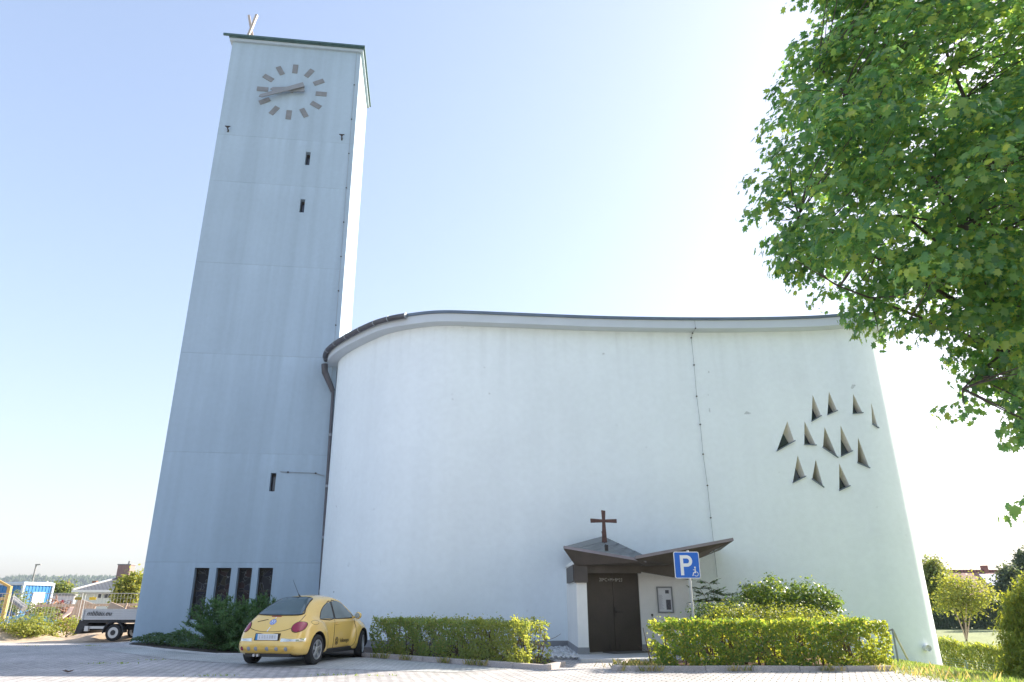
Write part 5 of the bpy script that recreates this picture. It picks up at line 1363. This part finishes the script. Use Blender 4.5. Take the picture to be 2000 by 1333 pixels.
# heap of branches
m_ = MB(); hc = at_y(104, 1205, 43); hz = gh(hc.x, 43)
for i in range(420):
    a = random.random()*2*pi; r = random.random()**.5; c = Vector((hc.x+r*2.3*cos(a), 43+r*1.4*sin(a), hz+1.75*(1-r**1.6)*random.uniform(.55, 1.0))); d = Vector((random.gauss(0, 1), random.gauss(0, 1), random.gauss(0, .4))).normalized()*random.uniform(.35, .9)
    m_.tube([c-d, c+Vector((0, 0, random.gauss(.05, .08))), c+d+Vector((0, 0, random.gauss(-.1, .15)))], random.uniform(.012, .04), 4, False)
tag(m_.build('branch_heap', M['rust_wood']), 'heap of brown cut branches behind the mesh fence', 'branches')
m_ = MB()
for i in range(7):
    p = at_y(118+i*2.5, 1209-i*1.6, 40+.1*i); q = at_y(139+i*.6, 1195-i*2, 40.6+.1*i); m_.bar(p, q, .2, .05)
tag(m_.build('plank_stack', pm('painted_boards', (.55, .38, .31), .7, var=.4, scale=1.2)), 'reddish and white scrap boards leaning beside the branch heap', 'boards')
m_ = MB(); a = at_y(142, 1192, 39.5); m_.box(a+Vector((.55, 0, -.1)), (1.1, .06, 1.1), Matrix.Rotation(radians(18), 3, 'Y')); m_.box(a+Vector((.9, .3, -.5)), (1.2, .5, .9))
tag(m_.build('pallet_stack', M['panel_beige'], bevel=.01), 'beige boards standing upright left of the truck', 'boards')
p = at_y(36, 1190, 40.5)
m_ = MB(); nx = 14
for i in range(nx):
    for j in range(8):
        x = (i/(nx-1)-.5)*3.2; y = (j/7-.5)*1.4; m_.v.append(Vector((p.x+.6+x, 40.6+y, gh(p.x, 40)+max(0, .95-.25*x*x*.6-abs(y)*.7+.10*sin(i*2.3+j)+.07*random.random()))))
for i in range(nx-1):
    for j in range(7): m_.f.append((i*8+j, i*8+8+j, i*8+9+j, i*8+1+j))
o = m_.build('blue_tarpaulin', pm('blue_tarp', (.12, .30, .42), .5, var=.2), smooth=60); so_ = o.modifiers.new('s', 'SOLIDIFY'); so_.thickness = .02
tag(o, 'crumpled light blue tarpaulin over a heap in front of the container', 'tarpaulin')
# weedy bushes and loose soil at the edge of the site
m_ = MB(); nx, ny = 46, 14
for i in range(nx):
    for j in range(ny):
        x = -33+i*.42; y = 32.2+j*.38; e = min(1, min(i, nx-1-i)/4)*min(1, min(j, ny-1-j)/3); m_.v.append(Vector((x, y, gh(x, y)-.03+e*(.20+.14*sin(x*1.3)+.10*sin(x*3.1+y*2)+.10*random.random()))))
for i in range(nx-1):
    for j in range(ny-1): m_.f.append((i*ny+j, i*ny+ny+j, i*ny+ny+1+j, i*ny+1+j))
m_.build('soil_bank', M['site_soil'], kind='structure', smooth=60, origin=(-25, 34, 0))
for (px, py, Y, r, n, lab, mt_) in ((30, 1228, 33.5, (1.5, .8, .55), 80, 'yellowish weedy bush on the soil bank at the left picture edge', 'yellow_leaf'), (52, 1230, 33.2, (.9, .7, .42), 50, 'taller yellow-green weed bush left of the branch heap', 'yellow_leaf'), (75, 1234, 33.6, (.8, .6, .28), 36, 'low yellow-green weeds in front of the scrap boards', 'yellow_leaf'),
                                    (32, 1178, 41.5, (.75, .7, .6), 50, 'green bush beside the blue container', 'far_leaf'), (84, 1200, 40.5, (.9, .7, .7), 50, 'green bush in front of the branch heap', 'far_leaf'), (135, 1226, 34.6, (1.0, .6, .35), 40, 'small weeds on the bare soil left of the truck', 'yellow_leaf')):
    p = at_y(px, py, Y); shrub('weed_bush', lab, [(tuple(p), r, n)], 22, .12, OVAL, M[mt_], .11, 4, (p.x, Y, gh(p.x, Y)-.02), group='weed bushes on the building site')
# street lamp
p = at_y(66.5, 1150, 75); lamp = thing('street_lamp', 'tall thin grey street lamp with a flat head behind the blue container', 'street lamp', (p.x, 75, gh(p.x, 75)))
a = at_y(67, 1132, 75); b = at_y(71, 1103.5, 75); c = at_y(80, 1103, 75)
m_ = MB(); m_.tube([(b.x, 75, gh(b.x, 75)), b], [.12, .07], 8); m_.build('pole', M['clock_grey'], lamp)
m_ = MB(); m_.bar(b-Vector((.05, 0, 0)), c, .22, .1); m_.build('lamp_head', M['clock_grey'], lamp)
p = at_y(83, 1139, 52); m_ = MB(); m_.tube([(p.x, 52, gh(p.x, 52)), p], .1, 8); m_.box(p+Vector((0, 0, .06)), (.7, .2, .12)); tag(m_.build('site_post', M['steel']), 'pale steel post with a cap right of the blue container', 'post')
# house with the clad chimney
M['slate'] = tilem('slate_roof', (.12, .13, .145), (.15, .16, .175), .35, .25)
M['house_white'] = pm('white_render', (.70, .71, .72), .8, var=.04)
M['clad'] = pm('brown_cladding', (.30, .20, .185), .6, var=.15, scale=2, stretch=(6, 6, .3))
HY = 66
hp_ = at_y(190, 1180, HY); hz = gh(hp_.x, HY)
house = thing('house', 'white bungalow with a dark hipped roof and a tall clad chimney behind the fence', 'house', (hp_.x, HY, hz))
xl_ = at_y(148, 1160, HY).x; xr_ = at_y(300, 1160, HY).x; ze = at_y(200, 1153, HY).z
m_ = MB(); m_.box(((xl_+xr_)/2, HY+5, (hz+ze)/2), (xr_-xl_-.8, 10, ze-hz)); wl = m_.build('wall', M['house_white'], house)
ra = at_y(232, 1129, HY+5); rl = at_y(150, 1153.5, HY-.5)
m_ = MB(); A0 = Vector((xl_, HY-.6, ze)); A1 = Vector((xr_, HY-.6, ze)); A2 = Vector((xr_, HY+10.6, ze)); A3 = Vector((xl_, HY+10.6, ze)); R0 = Vector((ra.x, HY+5, ra.z)); R1 = Vector((xr_-1.5, HY+5, ra.z))
m_.add([A0, A1, A2, A3, R0, R1], [(0, 1, 5, 4), (1, 2, 5), (2, 3, 4, 5), (3, 0, 4), (0, 3, 2, 1)]); rf = m_.build('roof', M['slate'], house)
m_ = MB(); m_.bar(A0+Vector((0, 0, -.1)), A1+Vector((0, 0, -.1)), .15, .2); m_.bar(A3+Vector((0, 0, -.1)), A0+Vector((0, 0, -.1)), .15, .2); m_.build('eaves_board', M['white_door'], rf)
m_ = MB(); m_.bar(A0+Vector((0, 0, .05)), R0+Vector((0, 0, .05)), .2, .12); m_.build('hip_tiles', M['alu'], rf)
for (u0, u1) in ((191, 199), (203, 222), (228, 240)):
    a = at_y(u0, 1159, HY-.02); b = at_y(u1, 1170, HY-.02); m_ = MB(); m_.box(((a.x+b.x)/2, HY-.03, (a.z+b.z)/2), (b.x-a.x, .06, a.z-b.z)); wn = m_.build('window', M['white_door'], house)
    m_ = MB(); m_.box(((a.x+b.x)/2, HY-.055, (a.z+b.z)/2), (b.x-a.x-.14, .02, a.z-b.z-.14)); m_.build('pane', M['dark_glass'], wn)
a = at_y(235.5, 1104.5, HY+5); b = at_y(254.5, 1132, HY+5)
m_ = MB(); m_.box(((a.x+b.x)/2, HY+5, (a.z+ze)/2), (b.x-a.x, .9, a.z-ze))
for i in range(9): m_.box((a.x+(b.x-a.x)*(i+.5)/9, HY+4.54, (a.z+ze)/2), (.05, .04, a.z-ze))
m_.build('chimney', M['clad'], house)
m_ = MB(); m_.box(((a.x+b.x)/2, HY+5, a.z+.05), (b.x-a.x+.1, 1.0, .1)); m_.tube([((a.x+b.x)/2+.2, HY+5, a.z+.1), ((a.x+b.x)/2+.2, HY+5, a.z+.4)], .09, 8); m_.build('chimney_cap', M['clock_grey'], house)
# small far houses
for (px, pyr, pye, w_, Y, col, lab) in ((98, 1147, 1154, 4.5, 120, (.13, .12, .12), 'small far house with a dark roof behind the pale hoarding'), (145, 1146, 1154, 6.5, 110, (.17, .13, .12), 'small far house with a brown roof left of the white bungalow')):
    a = at_y(px, pyr, Y); e = at_y(px, pye, Y); z0 = gh(a.x, Y)
    t = thing('far_house', lab, 'house', (a.x, Y, z0))
    m_ = MB(); m_.box((a.x, Y+3, (e.z+z0)/2), (w_*1.6, 6, e.z-z0)); m_.build('wall', M['house_white'], t)
    m_ = MB(); x0, x1 = a.x-w_, a.x+w_; m_.add([(x0, Y-.5, e.z), (x1, Y-.5, e.z), (x1, Y+6.5, e.z), (x0, Y+6.5, e.z), (x0+.6, Y+3, a.z), (x1-.6, Y+3, a.z)], [(0, 1, 5, 4), (1, 2, 5), (2, 3, 4, 5), (3, 0, 4), (0, 3, 2, 1)]); r_ = m_.build('roof', pm('far_roof', col, .8, var=.1), t)
    m_ = MB(); m_.box((a.x+w_*.2, Y+3, a.z+.3), (.6, .6, 1.2)); m_.build('chimney', M['rust_wood'], r_)

# ================================================================== TREES
def tree(name, label, base, trunk_top, blobs, per, spread, size, leaf, tpl_=OVAL, r0=.15, nl=10, cat='tree', group=None, bark='bark', shell=.75):
    base = Vector(base); t = thing(name, label, cat, base, 0, group); tt = Vector(trunk_top)
    m_ = MB(); limb(m_, base-Vector((0, 0, .2)), tt, r0, r0*.6, 0, 8, 6, .04)
    for i in range(nl):
        b = random.choice(blobs); s = base.lerp(tt, random.uniform(.55, 1)); limb(m_, s, Vector(b[0])+Vector([random.gauss(0, .35)*r for r in b[1]]), r0*.4, r0*.08, 0, 5, 6)
    m_.build('trunk', M[bark], t)
    P, Nn = blob_leaves(blobs, per, spread, shell)
    leaves('crown', P, Nn, size*(.65+.7*RNG.random(len(P))), tpl_, leaf, t); return t
def px_tree(name, label, Y, base_px, blobs_px, per, spread, size, leaf, r0=.12, group=None, cat='tree', nl=10):
    """blobs_px: (px, py, rx, rz in photograph pixels, clusters)"""
    s = Y/(1.09*F); bl = []
    for (px, py, rx, rz, n) in blobs_px:
        p = at_y(px, py, Y+random.uniform(-.4, .4)*rx*s); bl.append((tuple(p), (rx*s, rx*s*.9, rz*s), n))
    b = at_y(base_px[0], base_px[1], Y); b.z = gh(b.x, Y)
    tt = Vector((b.x, b.y, max(b.z+.5, sum(q[0][2] for q in bl)/len(bl))))
    return tree(name, label, b, tt, bl, per, spread, size, leaf, OVAL, r0, nl, cat, group)
px_tree('tree', 'bright green tree beside the left edge of the tower behind the truck', 55, (250, 1180), [(250, 1145, 14, 14, 50), (266, 1140, 12, 14, 45), (244, 1160, 14, 16, 50), (262, 1165, 12, 18, 50), (236, 1170, 9, 10, 20)], 20, .3, .24, M['yellow_leaf'])
px_tree('tree', 'rounded green tree left of the bungalow roof', 85, (118, 1170), [(118, 1153, 14, 7, 60), (104, 1157, 10, 5, 30), (131, 1157, 7, 5, 20)], 20, .4, .34, M['far_leaf'])
# right-hand garden
px_tree('tree', 'tall loose green tree right behind the end of the church', 44, (1820, 1215), [(1820, 1112, 14, 14, 60), (1835, 1130, 14, 18, 70), (1812, 1145, 14, 20, 70), (1840, 1160, 12, 14, 45), (1818, 1172, 14, 10, 40)], 22, .28, .17, M['far_leaf'], .14)
sp = [(1880, 1146, 24, 14, 40), (1862, 1166, 22, 12, 34), (1902, 1172, 24, 13, 38), (1848, 1138, 14, 9, 18), (1843, 1176, 12, 8, 14), (1914, 1148, 14, 8, 16), (1885, 1190, 24, 8, 24), (1928, 1166, 14, 5, 12)]
t = px_tree('fruit_tree', 'yellow-green garden tree with several forked pale trunks on the lawn', 40, (1879, 1216), sp, 20, .26, .135, M['yellow_leaf'], .05)
m_ = MB(); bb = at_y(1880, 1216, 40); bb.z = gh(bb.x, 40)
for (px, py) in ((1862, 1188), (1898, 1188), (1888, 1180), (1872, 1180)): limb(m_, bb, at_y(px, py, 40+random.gauss(0, .3)), .04, .02, 0, 6, 5, .05)
m_.build('forked_stems', M['panel_beige'], t)
px_tree('conifer', 'dark blue-green conifer in front of the red roof at the right', 48, (1975, 1190), [(1972, 1122, 7, 14, 40), (1970, 1140, 14, 14, 60), (1966, 1158, 20, 14, 80), (1975, 1175, 22, 12, 60)], 22, .25, .20, M['dark_leaf'])
px_tree('conifer', 'taller dark conifer at the right picture edge behind the red-roofed house', 52, (1998, 1190), [(1998, 1092, 6, 14, 40), (1997, 1112, 10, 16, 60), (1999, 1135, 14, 18, 70), (2002, 1160, 20, 20, 80)], 22, .25, .20, M['dark_leaf'])
def far_hedge(name, label, px0, px1, pyt, Y, depth, n, size, mat, zoff=0, base=None, gap=2):
    a = at_y(px0, pyt, Y); b = at_y(px1, pyt, Y); z0 = min(gh(a.x, Y), gh(b.x, Y))
    L = b.x-a.x; P = np.zeros((n, 3)); P[:, 0] = a.x+RNG.random(n)*L; hh = (a.z-z0)*(1+.06*np.sin(P[:, 0]*2.1)+.05*np.sin(P[:, 0]*5.3)+.04*RNG.normal(size=n)); f = RNG.random(n)
    P[:, 2] = z0+np.where(f < .7, RNG.random(n)*hh, hh); P[:, 1] = Y+np.where(f < .7, np.abs(RNG.normal(size=n))*.15+.1*np.sin(P[:, 0]*4+P[:, 2]*3), RNG.random(n)*depth)
    Nn = np.stack([RNG.normal(size=n)*.5, -np.where(f < .7, .8, .1)+RNG.normal(size=n)*.4, np.where(f < .7, .2, .9)+RNG.normal(size=n)*.3], 1)
    t = thing(name, label, 'hedge', ((a.x+b.x)/2, Y, z0)); U = np.stack([RNG.normal(size=n)*.4, RNG.normal(size=n)*.4, np.ones(n)], 1)
    leaves('foliage', P, Nn, size*(.7+.6*RNG.random(n)), SPRAY, mat, t, updir=U)
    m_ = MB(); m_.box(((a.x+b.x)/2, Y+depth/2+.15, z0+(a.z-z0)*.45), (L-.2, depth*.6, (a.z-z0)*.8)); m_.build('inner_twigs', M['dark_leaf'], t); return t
far_hedge('garden_hedge', 'tall dark garden hedge at the far side of the lawn', 1812, 1990, 1168, 50, 1.4, 9000, .22, M['dark_leaf'])
# sunlit thuja hedge running along the slope
def thuja_hedge(name, label, p0, p1, h0, h1, depth, n):
    p0, p1 = Vector(p0), Vector(p1); d = (p1-p0).normalized(); nr = Vector((-d.y, d.x, 0)); L = (p1-p0).length
    u = RNG.random(n); f = RNG.random(n); X = p0.x+(p1.x-p0.x)*u; Y = p0.y+(p1.y-p0.y)*u
    g = np.array([gh(x, y) for x, y in zip(X, Y)]); hh = (h0+(h1-h0)*u)*(1+.05*np.sin(u*L*2.4)+.05*np.sin(u*L*6.1)+.04*RNG.normal(size=n))
    z = np.where(f < .62, RNG.random(n)*hh, hh-np.abs(RNG.normal(size=n))*.06); t_ = np.where(f < .62, np.abs(RNG.normal(size=n))*.08+.07*np.sin(u*L*5+z*4), RNG.random(n)*depth)
    P = np.stack([X+nr.x*t_, Y+nr.y*t_, g+z], 1); Nn = np.stack([-nr.x*.7+RNG.normal(size=n)*.5, -nr.y*.7+RNG.normal(size=n)*.5, np.where(f < .62, .2, .9)+RNG.normal(size=n)*.3], 1)
    c = (p0+p1)/2; t = thing(name, label, 'hedge', (c.x, c.y, gh(c.x, c.y)-.1))
    leaves('foliage', P, Nn, .13*(.7+.6*RNG.random(n)), SPRAY, M['thuja'], t, updir=np.stack([RNG.normal(size=n)*.35, RNG.normal(size=n)*.35, np.ones(n)], 1))
    m_ = MB()
    for i in range(40):
        q = p0.lerp(p1, (i+.5)/40)+nr*depth*.5; q.z = gh(q.x, q.y); limb(m_, q, q+Vector((0, 0, h0*.8)), .05, .01, 0, 5, 3)
    m_.build('stems', M['twig'], t); return t
thuja_hedge('thuja_hedge', 'bright green sunlit thuja hedge on the slope right of the church', (12.6, 28.0, 0), (21.0, 25.0, 0), .9, 1.2, 1.0, 16000)
# wire fence
wf = thing('wire_fence', 'low green wire fence with thin posts in front of the thuja hedge', 'fence', (15, 23.6, gh(15, 23.6)))
ps = [at_y(1838, 1284, 25.2), at_y(1886, 1290, 24.2), at_y(1952, 1302, 22.6), at_y(2040, 1318, 21.0)]
pm_ = MB()
M['green_wire'] = pm('green_fence_wire', (.12, .17, .13), .6, var=.1)
for p in ps:
    b = MB(); b.tube([(p.x, p.y, gh(p.x, p.y)-.1), p], .022, 6); b.build('post', M['green_wire'], wf)
for i in range(len(ps)-1):
    for k in range(6):
        f = k/6; a = ps[i].copy(); b = ps[i+1].copy(); a.z = a.z*(1-f)+gh(a.x, a.y)*f; b.z = b.z*(1-f)+gh(b.x, b.y)*f; pm_.tube([a, b], .004, 4, False)
pm_.build('wire', M['green_wire'], wf)
# tall thuja at the right edge
bl = []; th_b = Vector((12.3, 15.9, gh(12.3, 15.9)))
for (px, py, r, n) in ((2005, 1150, 26, 50), (1985, 1185, 32, 80), (1975, 1215, 30, 80), (1990, 1250, 45, 130), (1982, 1290, 38, 110), (2010, 1210, 50, 110), (2040, 1180, 50, 80), (2030, 1290, 60, 110), (1985, 1325, 40, 80)):
    p = at_y(px+12, py, 15.9+random.uniform(-.1, .3)); s = 15.9/(1.09*F); bl.append((tuple(p), (r*s, r*s, r*s*1.25), n))
t = thing('thuja_tree', 'large bushy yellow-green thuja at the right picture edge', 'tree', th_b)
P, Nn = blob_leaves(bl, 26, .06, .7); leaves('crown', P, Nn, .085*(.7+.6*RNG.random(len(P))), SPRAY, M['thuja'], t, updir=np.stack([RNG.normal(size=len(P))*.5, RNG.normal(size=len(P))*.5, np.ones(len(P))], 1))
m_ = MB(); limb(m_, th_b-Vector((0, 0, .2)), th_b+Vector((0, 0, 2.6)), .1, .03, 0, 8, 6, .03); m_.build('trunk', M['bark'], t)
# house with the red roof
M['red_tile'] = tilem('red_tile_roof', (.27, .12, .10), (.33, .16, .135), .30, .38)
RY = 62; r0 = at_y(1860, 1116, RY+4.5); e0 = at_y(1856, 1166, RY); rz = gh(r0.x, RY)
x0 = at_y(1852, 1130, RY+2).x; x1 = at_y(2120, 1113, RY).x
rh = thing('house', 'house with a red tiled roof, brick chimney and pale solar panels beyond the garden', 'house', ((x0+x1)/2, RY, rz))
m_ = MB(); m_.prism([(x0+1, RY+.5, rz), (x0+1, RY+8.5, rz), (x0+1, RY+8.5, e0.z), (x0+1, RY+4.5, r0.z-.4), (x0+1, RY+.5, e0.z)], (x1-x0-2, 0, 0)); m_.build('wall', pm('dark_gable_boards', (.16, .09, .075), .8, var=.2), rh)
m_ = MB(); m_.prism([(x0, RY-.4, e0.z-.1), (x0, RY+4.5, r0.z), (x0, RY+9.4, e0.z-.1), (x0, RY+9.4, e0.z-.3), (x0, RY+4.5, r0.z-.22), (x0, RY-.4, e0.z-.3)], (x1-x0, 0, 0)); rr = m_.build('roof', M['red_tile'], rh)
sl_n = Vector((0, r0.z-e0.z+.1, -4.9)).normalized()
def roof_pt(px, f): 
    y = RY-.4+4.9*f; z = e0.z-.1+(r0.z-e0.z+.1)*f; p = at_y(px, 1140, y); return Vector((p.x, y, z))
m_ = MB(); q = [roof_pt(1931, .38), roof_pt(1964, .42), roof_pt(1952, .82), roof_pt(1915, .82)]; up_ = Vector((0, -.5, .85))*.10
m_.prism([p+up_ for p in q], up_*.6); m_.build('solar_panel', pm('pale_solar_glass', (.55, .58, .60), .15, .1, var=.05), rr)
m_ = MB(); m_.bar((x0-.05, RY+4.5, r0.z+.05), (x1, RY+4.5, r0.z+.05), .3, .16); m_.build('ridge', M['red_tile'], rr)
c0 = at_y(1923, 1113, RY+4.5); m_ = MB(); m_.box((c0.x, RY+4.5, r0.z+.05), (.40, .5, .8)); m_.box((c0.x, RY+4.5, r0.z+.46), (.46, .56, .06)); m_.build('chimney', pm('brick_chimney', (.30, .13, .11), .85, var=.2, scale=6), rr)

# the big maple
SIL = [(1590, -60), (1562, 12), (1556, 60), (1560, 95), (1542, 120), (1528, 160), (1515, 215), (1505, 262), (1490, 320), (1476, 370), (1460, 410), (1478, 440), (1500, 480), (1498, 530), (1530, 548), (1560, 560), (1590, 590), (1615, 604), (1640, 615), (1670, 640), (1690, 662), (1740, 668), (1780, 680), (1822, 690), (1858, 705), (1862, 760), (1848, 815), (1890, 832), (1920, 828), (1945, 805), (1972, 780), (1985, 800), (1990, 890), (2060, 900), (2300, 760), (2500, 300), (2500, -200), (1700, -400)]
def inside(p, poly):
    c = False; n = len(poly); j = n-1
    for i in range(n):
        (xi, yi), (xj, yj) = poly[i], poly[j]
        if (yi > p[1]) != (yj > p[1]) and p[0] < (xj-xi)*(p[1]-yi)/(yj-yi)+xi: c = not c
        j = i
    return c
def edge_d(p, poly):
    m = 1e9
    for i in range(len(poly)):
        a, b = Vector(poly[i-1]), Vector(poly[i]); ab = b-a; q = Vector(p); t = max(0, min(1, (q-a).dot(ab)/ab.length_squared)); m = min(m, (a+ab*t-q).length)
    return m
random.seed(31); RNG = np.random.default_rng(31)
mt_base = Vector((10.9, 11.6, gh(10.9, 11.6)))
maple = thing('maple_tree', 'large leafy maple whose crown hangs into the picture from the right', 'tree', mt_base)
def proj(p):
    d = p-Vector((0, 0, CAM_H)); dep = d.y*CT+d.z*ST; return (1000+F*d.x/dep, 666.5-F*(-d.y*ST+d.z*CT)/dep)
cl = []; bo_ = []; tries = 0
while len(bo_) < 270 and tries < 40000:
    tries += 1
    p = (random.uniform(1450, 2450), random.uniform(-330, 905))
    if not inside(p, SIL): continue
    d_ = edge_d(p, SIL)
    if p[0] > 2060 and random.random() < .68: continue
    if d_ < 16: continue
    th_ = min(2.4, .3+d_*.012); q = at_y(p[0], p[1], 11.0+random.uniform(-1, 1)*th_)
    if q.z > 17 or q.x > 17: continue
    if any((q-b).length < .62 for b in bo_): continue
    bo_.append(q)
for q in bo_:
    ax = (q-Vector((10.9, 11.4, 8.0))).normalized(); ax = (ax+Vector((0, 0, -.25))).normalized(); sd_ = ax.cross(Vector((0, 0, 1))).normalized(); up2 = sd_.cross(ax)
    for k in range(8):                                                  # leafy shoots along and across the bough
        o = ax*random.gauss(.05, .42)+sd_*random.gauss(0, .34)+up2*random.gauss(.05, .14); r = q+o; pp = proj(r)
        if pp[0] < 2000 and (not inside(pp, SIL) or edge_d(pp, SIL) < 7): 
            if random.random() < .98: continue
        cl.append((r, .25 if k < 6 else .17))
P = []; Nn = []; cen = Vector((10.9, 11.4, 7.5))
U = []
for q, s in cl:
    out = (q-cen).normalized(); n = 44 if s > .2 else 20; tilt = Vector((random.gauss(0, .25), random.gauss(0, .25), 1)).normalized()
    for i in range(n):
        # every spray is a loose dome of overlapping, hanging leaves
        d = Vector((random.gauss(0, 1), random.gauss(0, 1), random.gauss(.35, .8))).normalized()
        if d.z < -.45: d.z = -d.z
        d = (d+out*.35).normalized(); sc_l = Vector((d.x*1.25, d.y*1.25, d.z*.75))
        P.append(tuple(q+sc_l*s*random.uniform(.75, 1.25)*1.25)); Nn.append(tuple(d*.6+tilt*.28+out*.3+Vector((random.gauss(0, .28), random.gauss(0, .28), random.gauss(0, .28)))))
        U.append((d.x+random.gauss(0, .3), d.y+random.gauss(0, .3), -.75+random.gauss(0, .25)))
P = np.array(P); Nn = np.array(Nn)
U = np.array(U)
leaves('crown', P, Nn, .122*(.45+1.0*RNG.random(len(P))), MAPLE, M['maple_leaf'], maple, updir=U)
print('maple leaves', len(P))
m_ = MB(); limb(m_, mt_base-Vector((0, 0, .3)), mt_base+Vector((-.1, -.1, 3.4)), .34, .28, 0, 12, 6, .02)
fork = mt_base+Vector((-.1, -.1, 3.3)); limb(m_, fork, fork+Vector((.2, .1, 8)), .26, .05, 0, 10, 9, .05)
mains = []
for (px, py, Y, r) in ((1600, 130, 10.8, .075), (1560, 420, 11, .07), (1640, 560, 11, .07), (1780, 620, 11, .06), (1880, 760, 11.2, .05), (1700, 250, 10.6, .08), (1900, 350, 10.5, .08), (1750, 420, 11.6, .07), (1650, 320, 11.8, .06), (1960, 600, 10.6, .06), (2100, 300, 11, .08), (2200, 500, 12, .07), (1800, -60, 10.6, .07), (2300, 100, 12, .07)):
    e = at_y(px, py, Y); s = fork+Vector((.1, .05, random.uniform(0, 4.5))); mains.append(limb(m_, s, e, r, .014, .05, 7, 10, .08))
for q, s in [(b, 0) for b in bo_]+random.sample(cl, 320):
    b = min((p for L_ in mains for p in L_[2:]), key=lambda p: (p-q).length_squared); limb(m_, b, q, .018, .005, 0, 4, 4, .08)
m_.build('trunk', M['bark'], maple)

# ================================================================== FAR HILLS
def hill(name, x0, x1, Y, zf, seed, n=60):
    m_ = MB(); xs = np.linspace(x0, x1, n)
    for i, x in enumerate(xs):
        z = zf*(.75+.18*sin(i*.13+seed)+.10*sin(i*.31+seed*2)); e = sstep(0, 6, i)*sstep(0, 6, n-1-i)
        m_.v += [Vector((x, Y-220, -3)), Vector((x, Y-90, -3+z*e*.45)), Vector((x, Y, -3+z*e)), Vector((x, Y+200, -3))]
    for i in range(n-1):
        for j in range(3): m_.f.append((4*i+j, 4*i+4+j, 4*i+5+j, 4*i+1+j))
    o = m_.build(name, M['lawn'], kind='structure', smooth=80, origin=(0, 0, 0)); return m_
hm = hill('hills', -2100, -200, 1600, 66, .6, 80)
# forest over the hills: one far mass
m_ = MB(); vs = hm.v
def hz_(x, Y):
    i = (x+2100)/1900*79; k = int(max(0, min(78, i)))
    zt = vs[4*k+2].z*(1-(i-k))+vs[4*k+6].z*(i-k); zm = vs[4*k+1].z*(1-(i-k))+vs[4*k+5].z*(i-k)
    return zm+(zt-zm)*sstep(1510, 1600, Y) if Y > 1510 else -3+(zm+3)*sstep(1380, 1510, Y)
for i in range(4200):
    x = random.uniform(-1350, -650); Y = random.uniform(1395, 1605)
    if sin(x*.02)*sin(Y*.05) > .8: continue
    z = hz_(x, Y)-1; h = random.uniform(5, 10); r = random.uniform(2.5, 5); con = random.random() < .25
    o = len(m_.v); k = 7
    rings = [(r*.7, 0), (r, h*.35), (r*.75, h*.7), (r*.25, h)] if not con else [(r*.6, 0), (r*.5, h*.4), (r*.25, h*.9), (.3, h*1.35)]
    for rr_, hh in rings:
        for j in range(k): m_.v.append(Vector((x+rr_*cos(2*pi*j/k)*random.uniform(.8, 1.2), Y+rr_*sin(2*pi*j/k), z+hh+random.uniform(-.6, .6))))
    for a in range(3):
        for j in range(k): m_.f.append((o+a*k+j, o+a*k+(j+1) % k, o+a*k+k+(j+1) % k, o+a*k+k+j))
    m_.f.append(tuple(o+3*k+j for j in range(k)))
tag(m_.build('hill_forest', pm('forest_green', (.05, .075, .03), .9, var=.3, scale=.03), smooth=80), 'wooded far hills along the left horizon', 'forest', kind='stuff')

# ================================================================== HAZE
m_ = MB(); m_.box((-300, 850, 58), (4600, 2300, 150)); hz = m_.build('haze', None, kind='stuff', origin=(0, 0, 0))
hm_ = bpy.data.materials.new('haze_air'); hm_.use_nodes = True; t_ = hm_.node_tree
t_.nodes.remove(t_.nodes['Principled BSDF']); pv = t_.nodes.new('ShaderNodeVolumePrincipled'); pv.inputs['Density'].default_value = .00019; pv.inputs['Color'].default_value = (.74, .87, 1.0, 1); pv.inputs['Anisotropy'].default_value = .2
t_.links.new(pv.outputs[0], t_.nodes['Material Output'].inputs['Volume']); hz.data.materials.append(hm_)
hz['label'] = 'pale summer haze in the air over the whole place'; hz['category'] = 'haze'
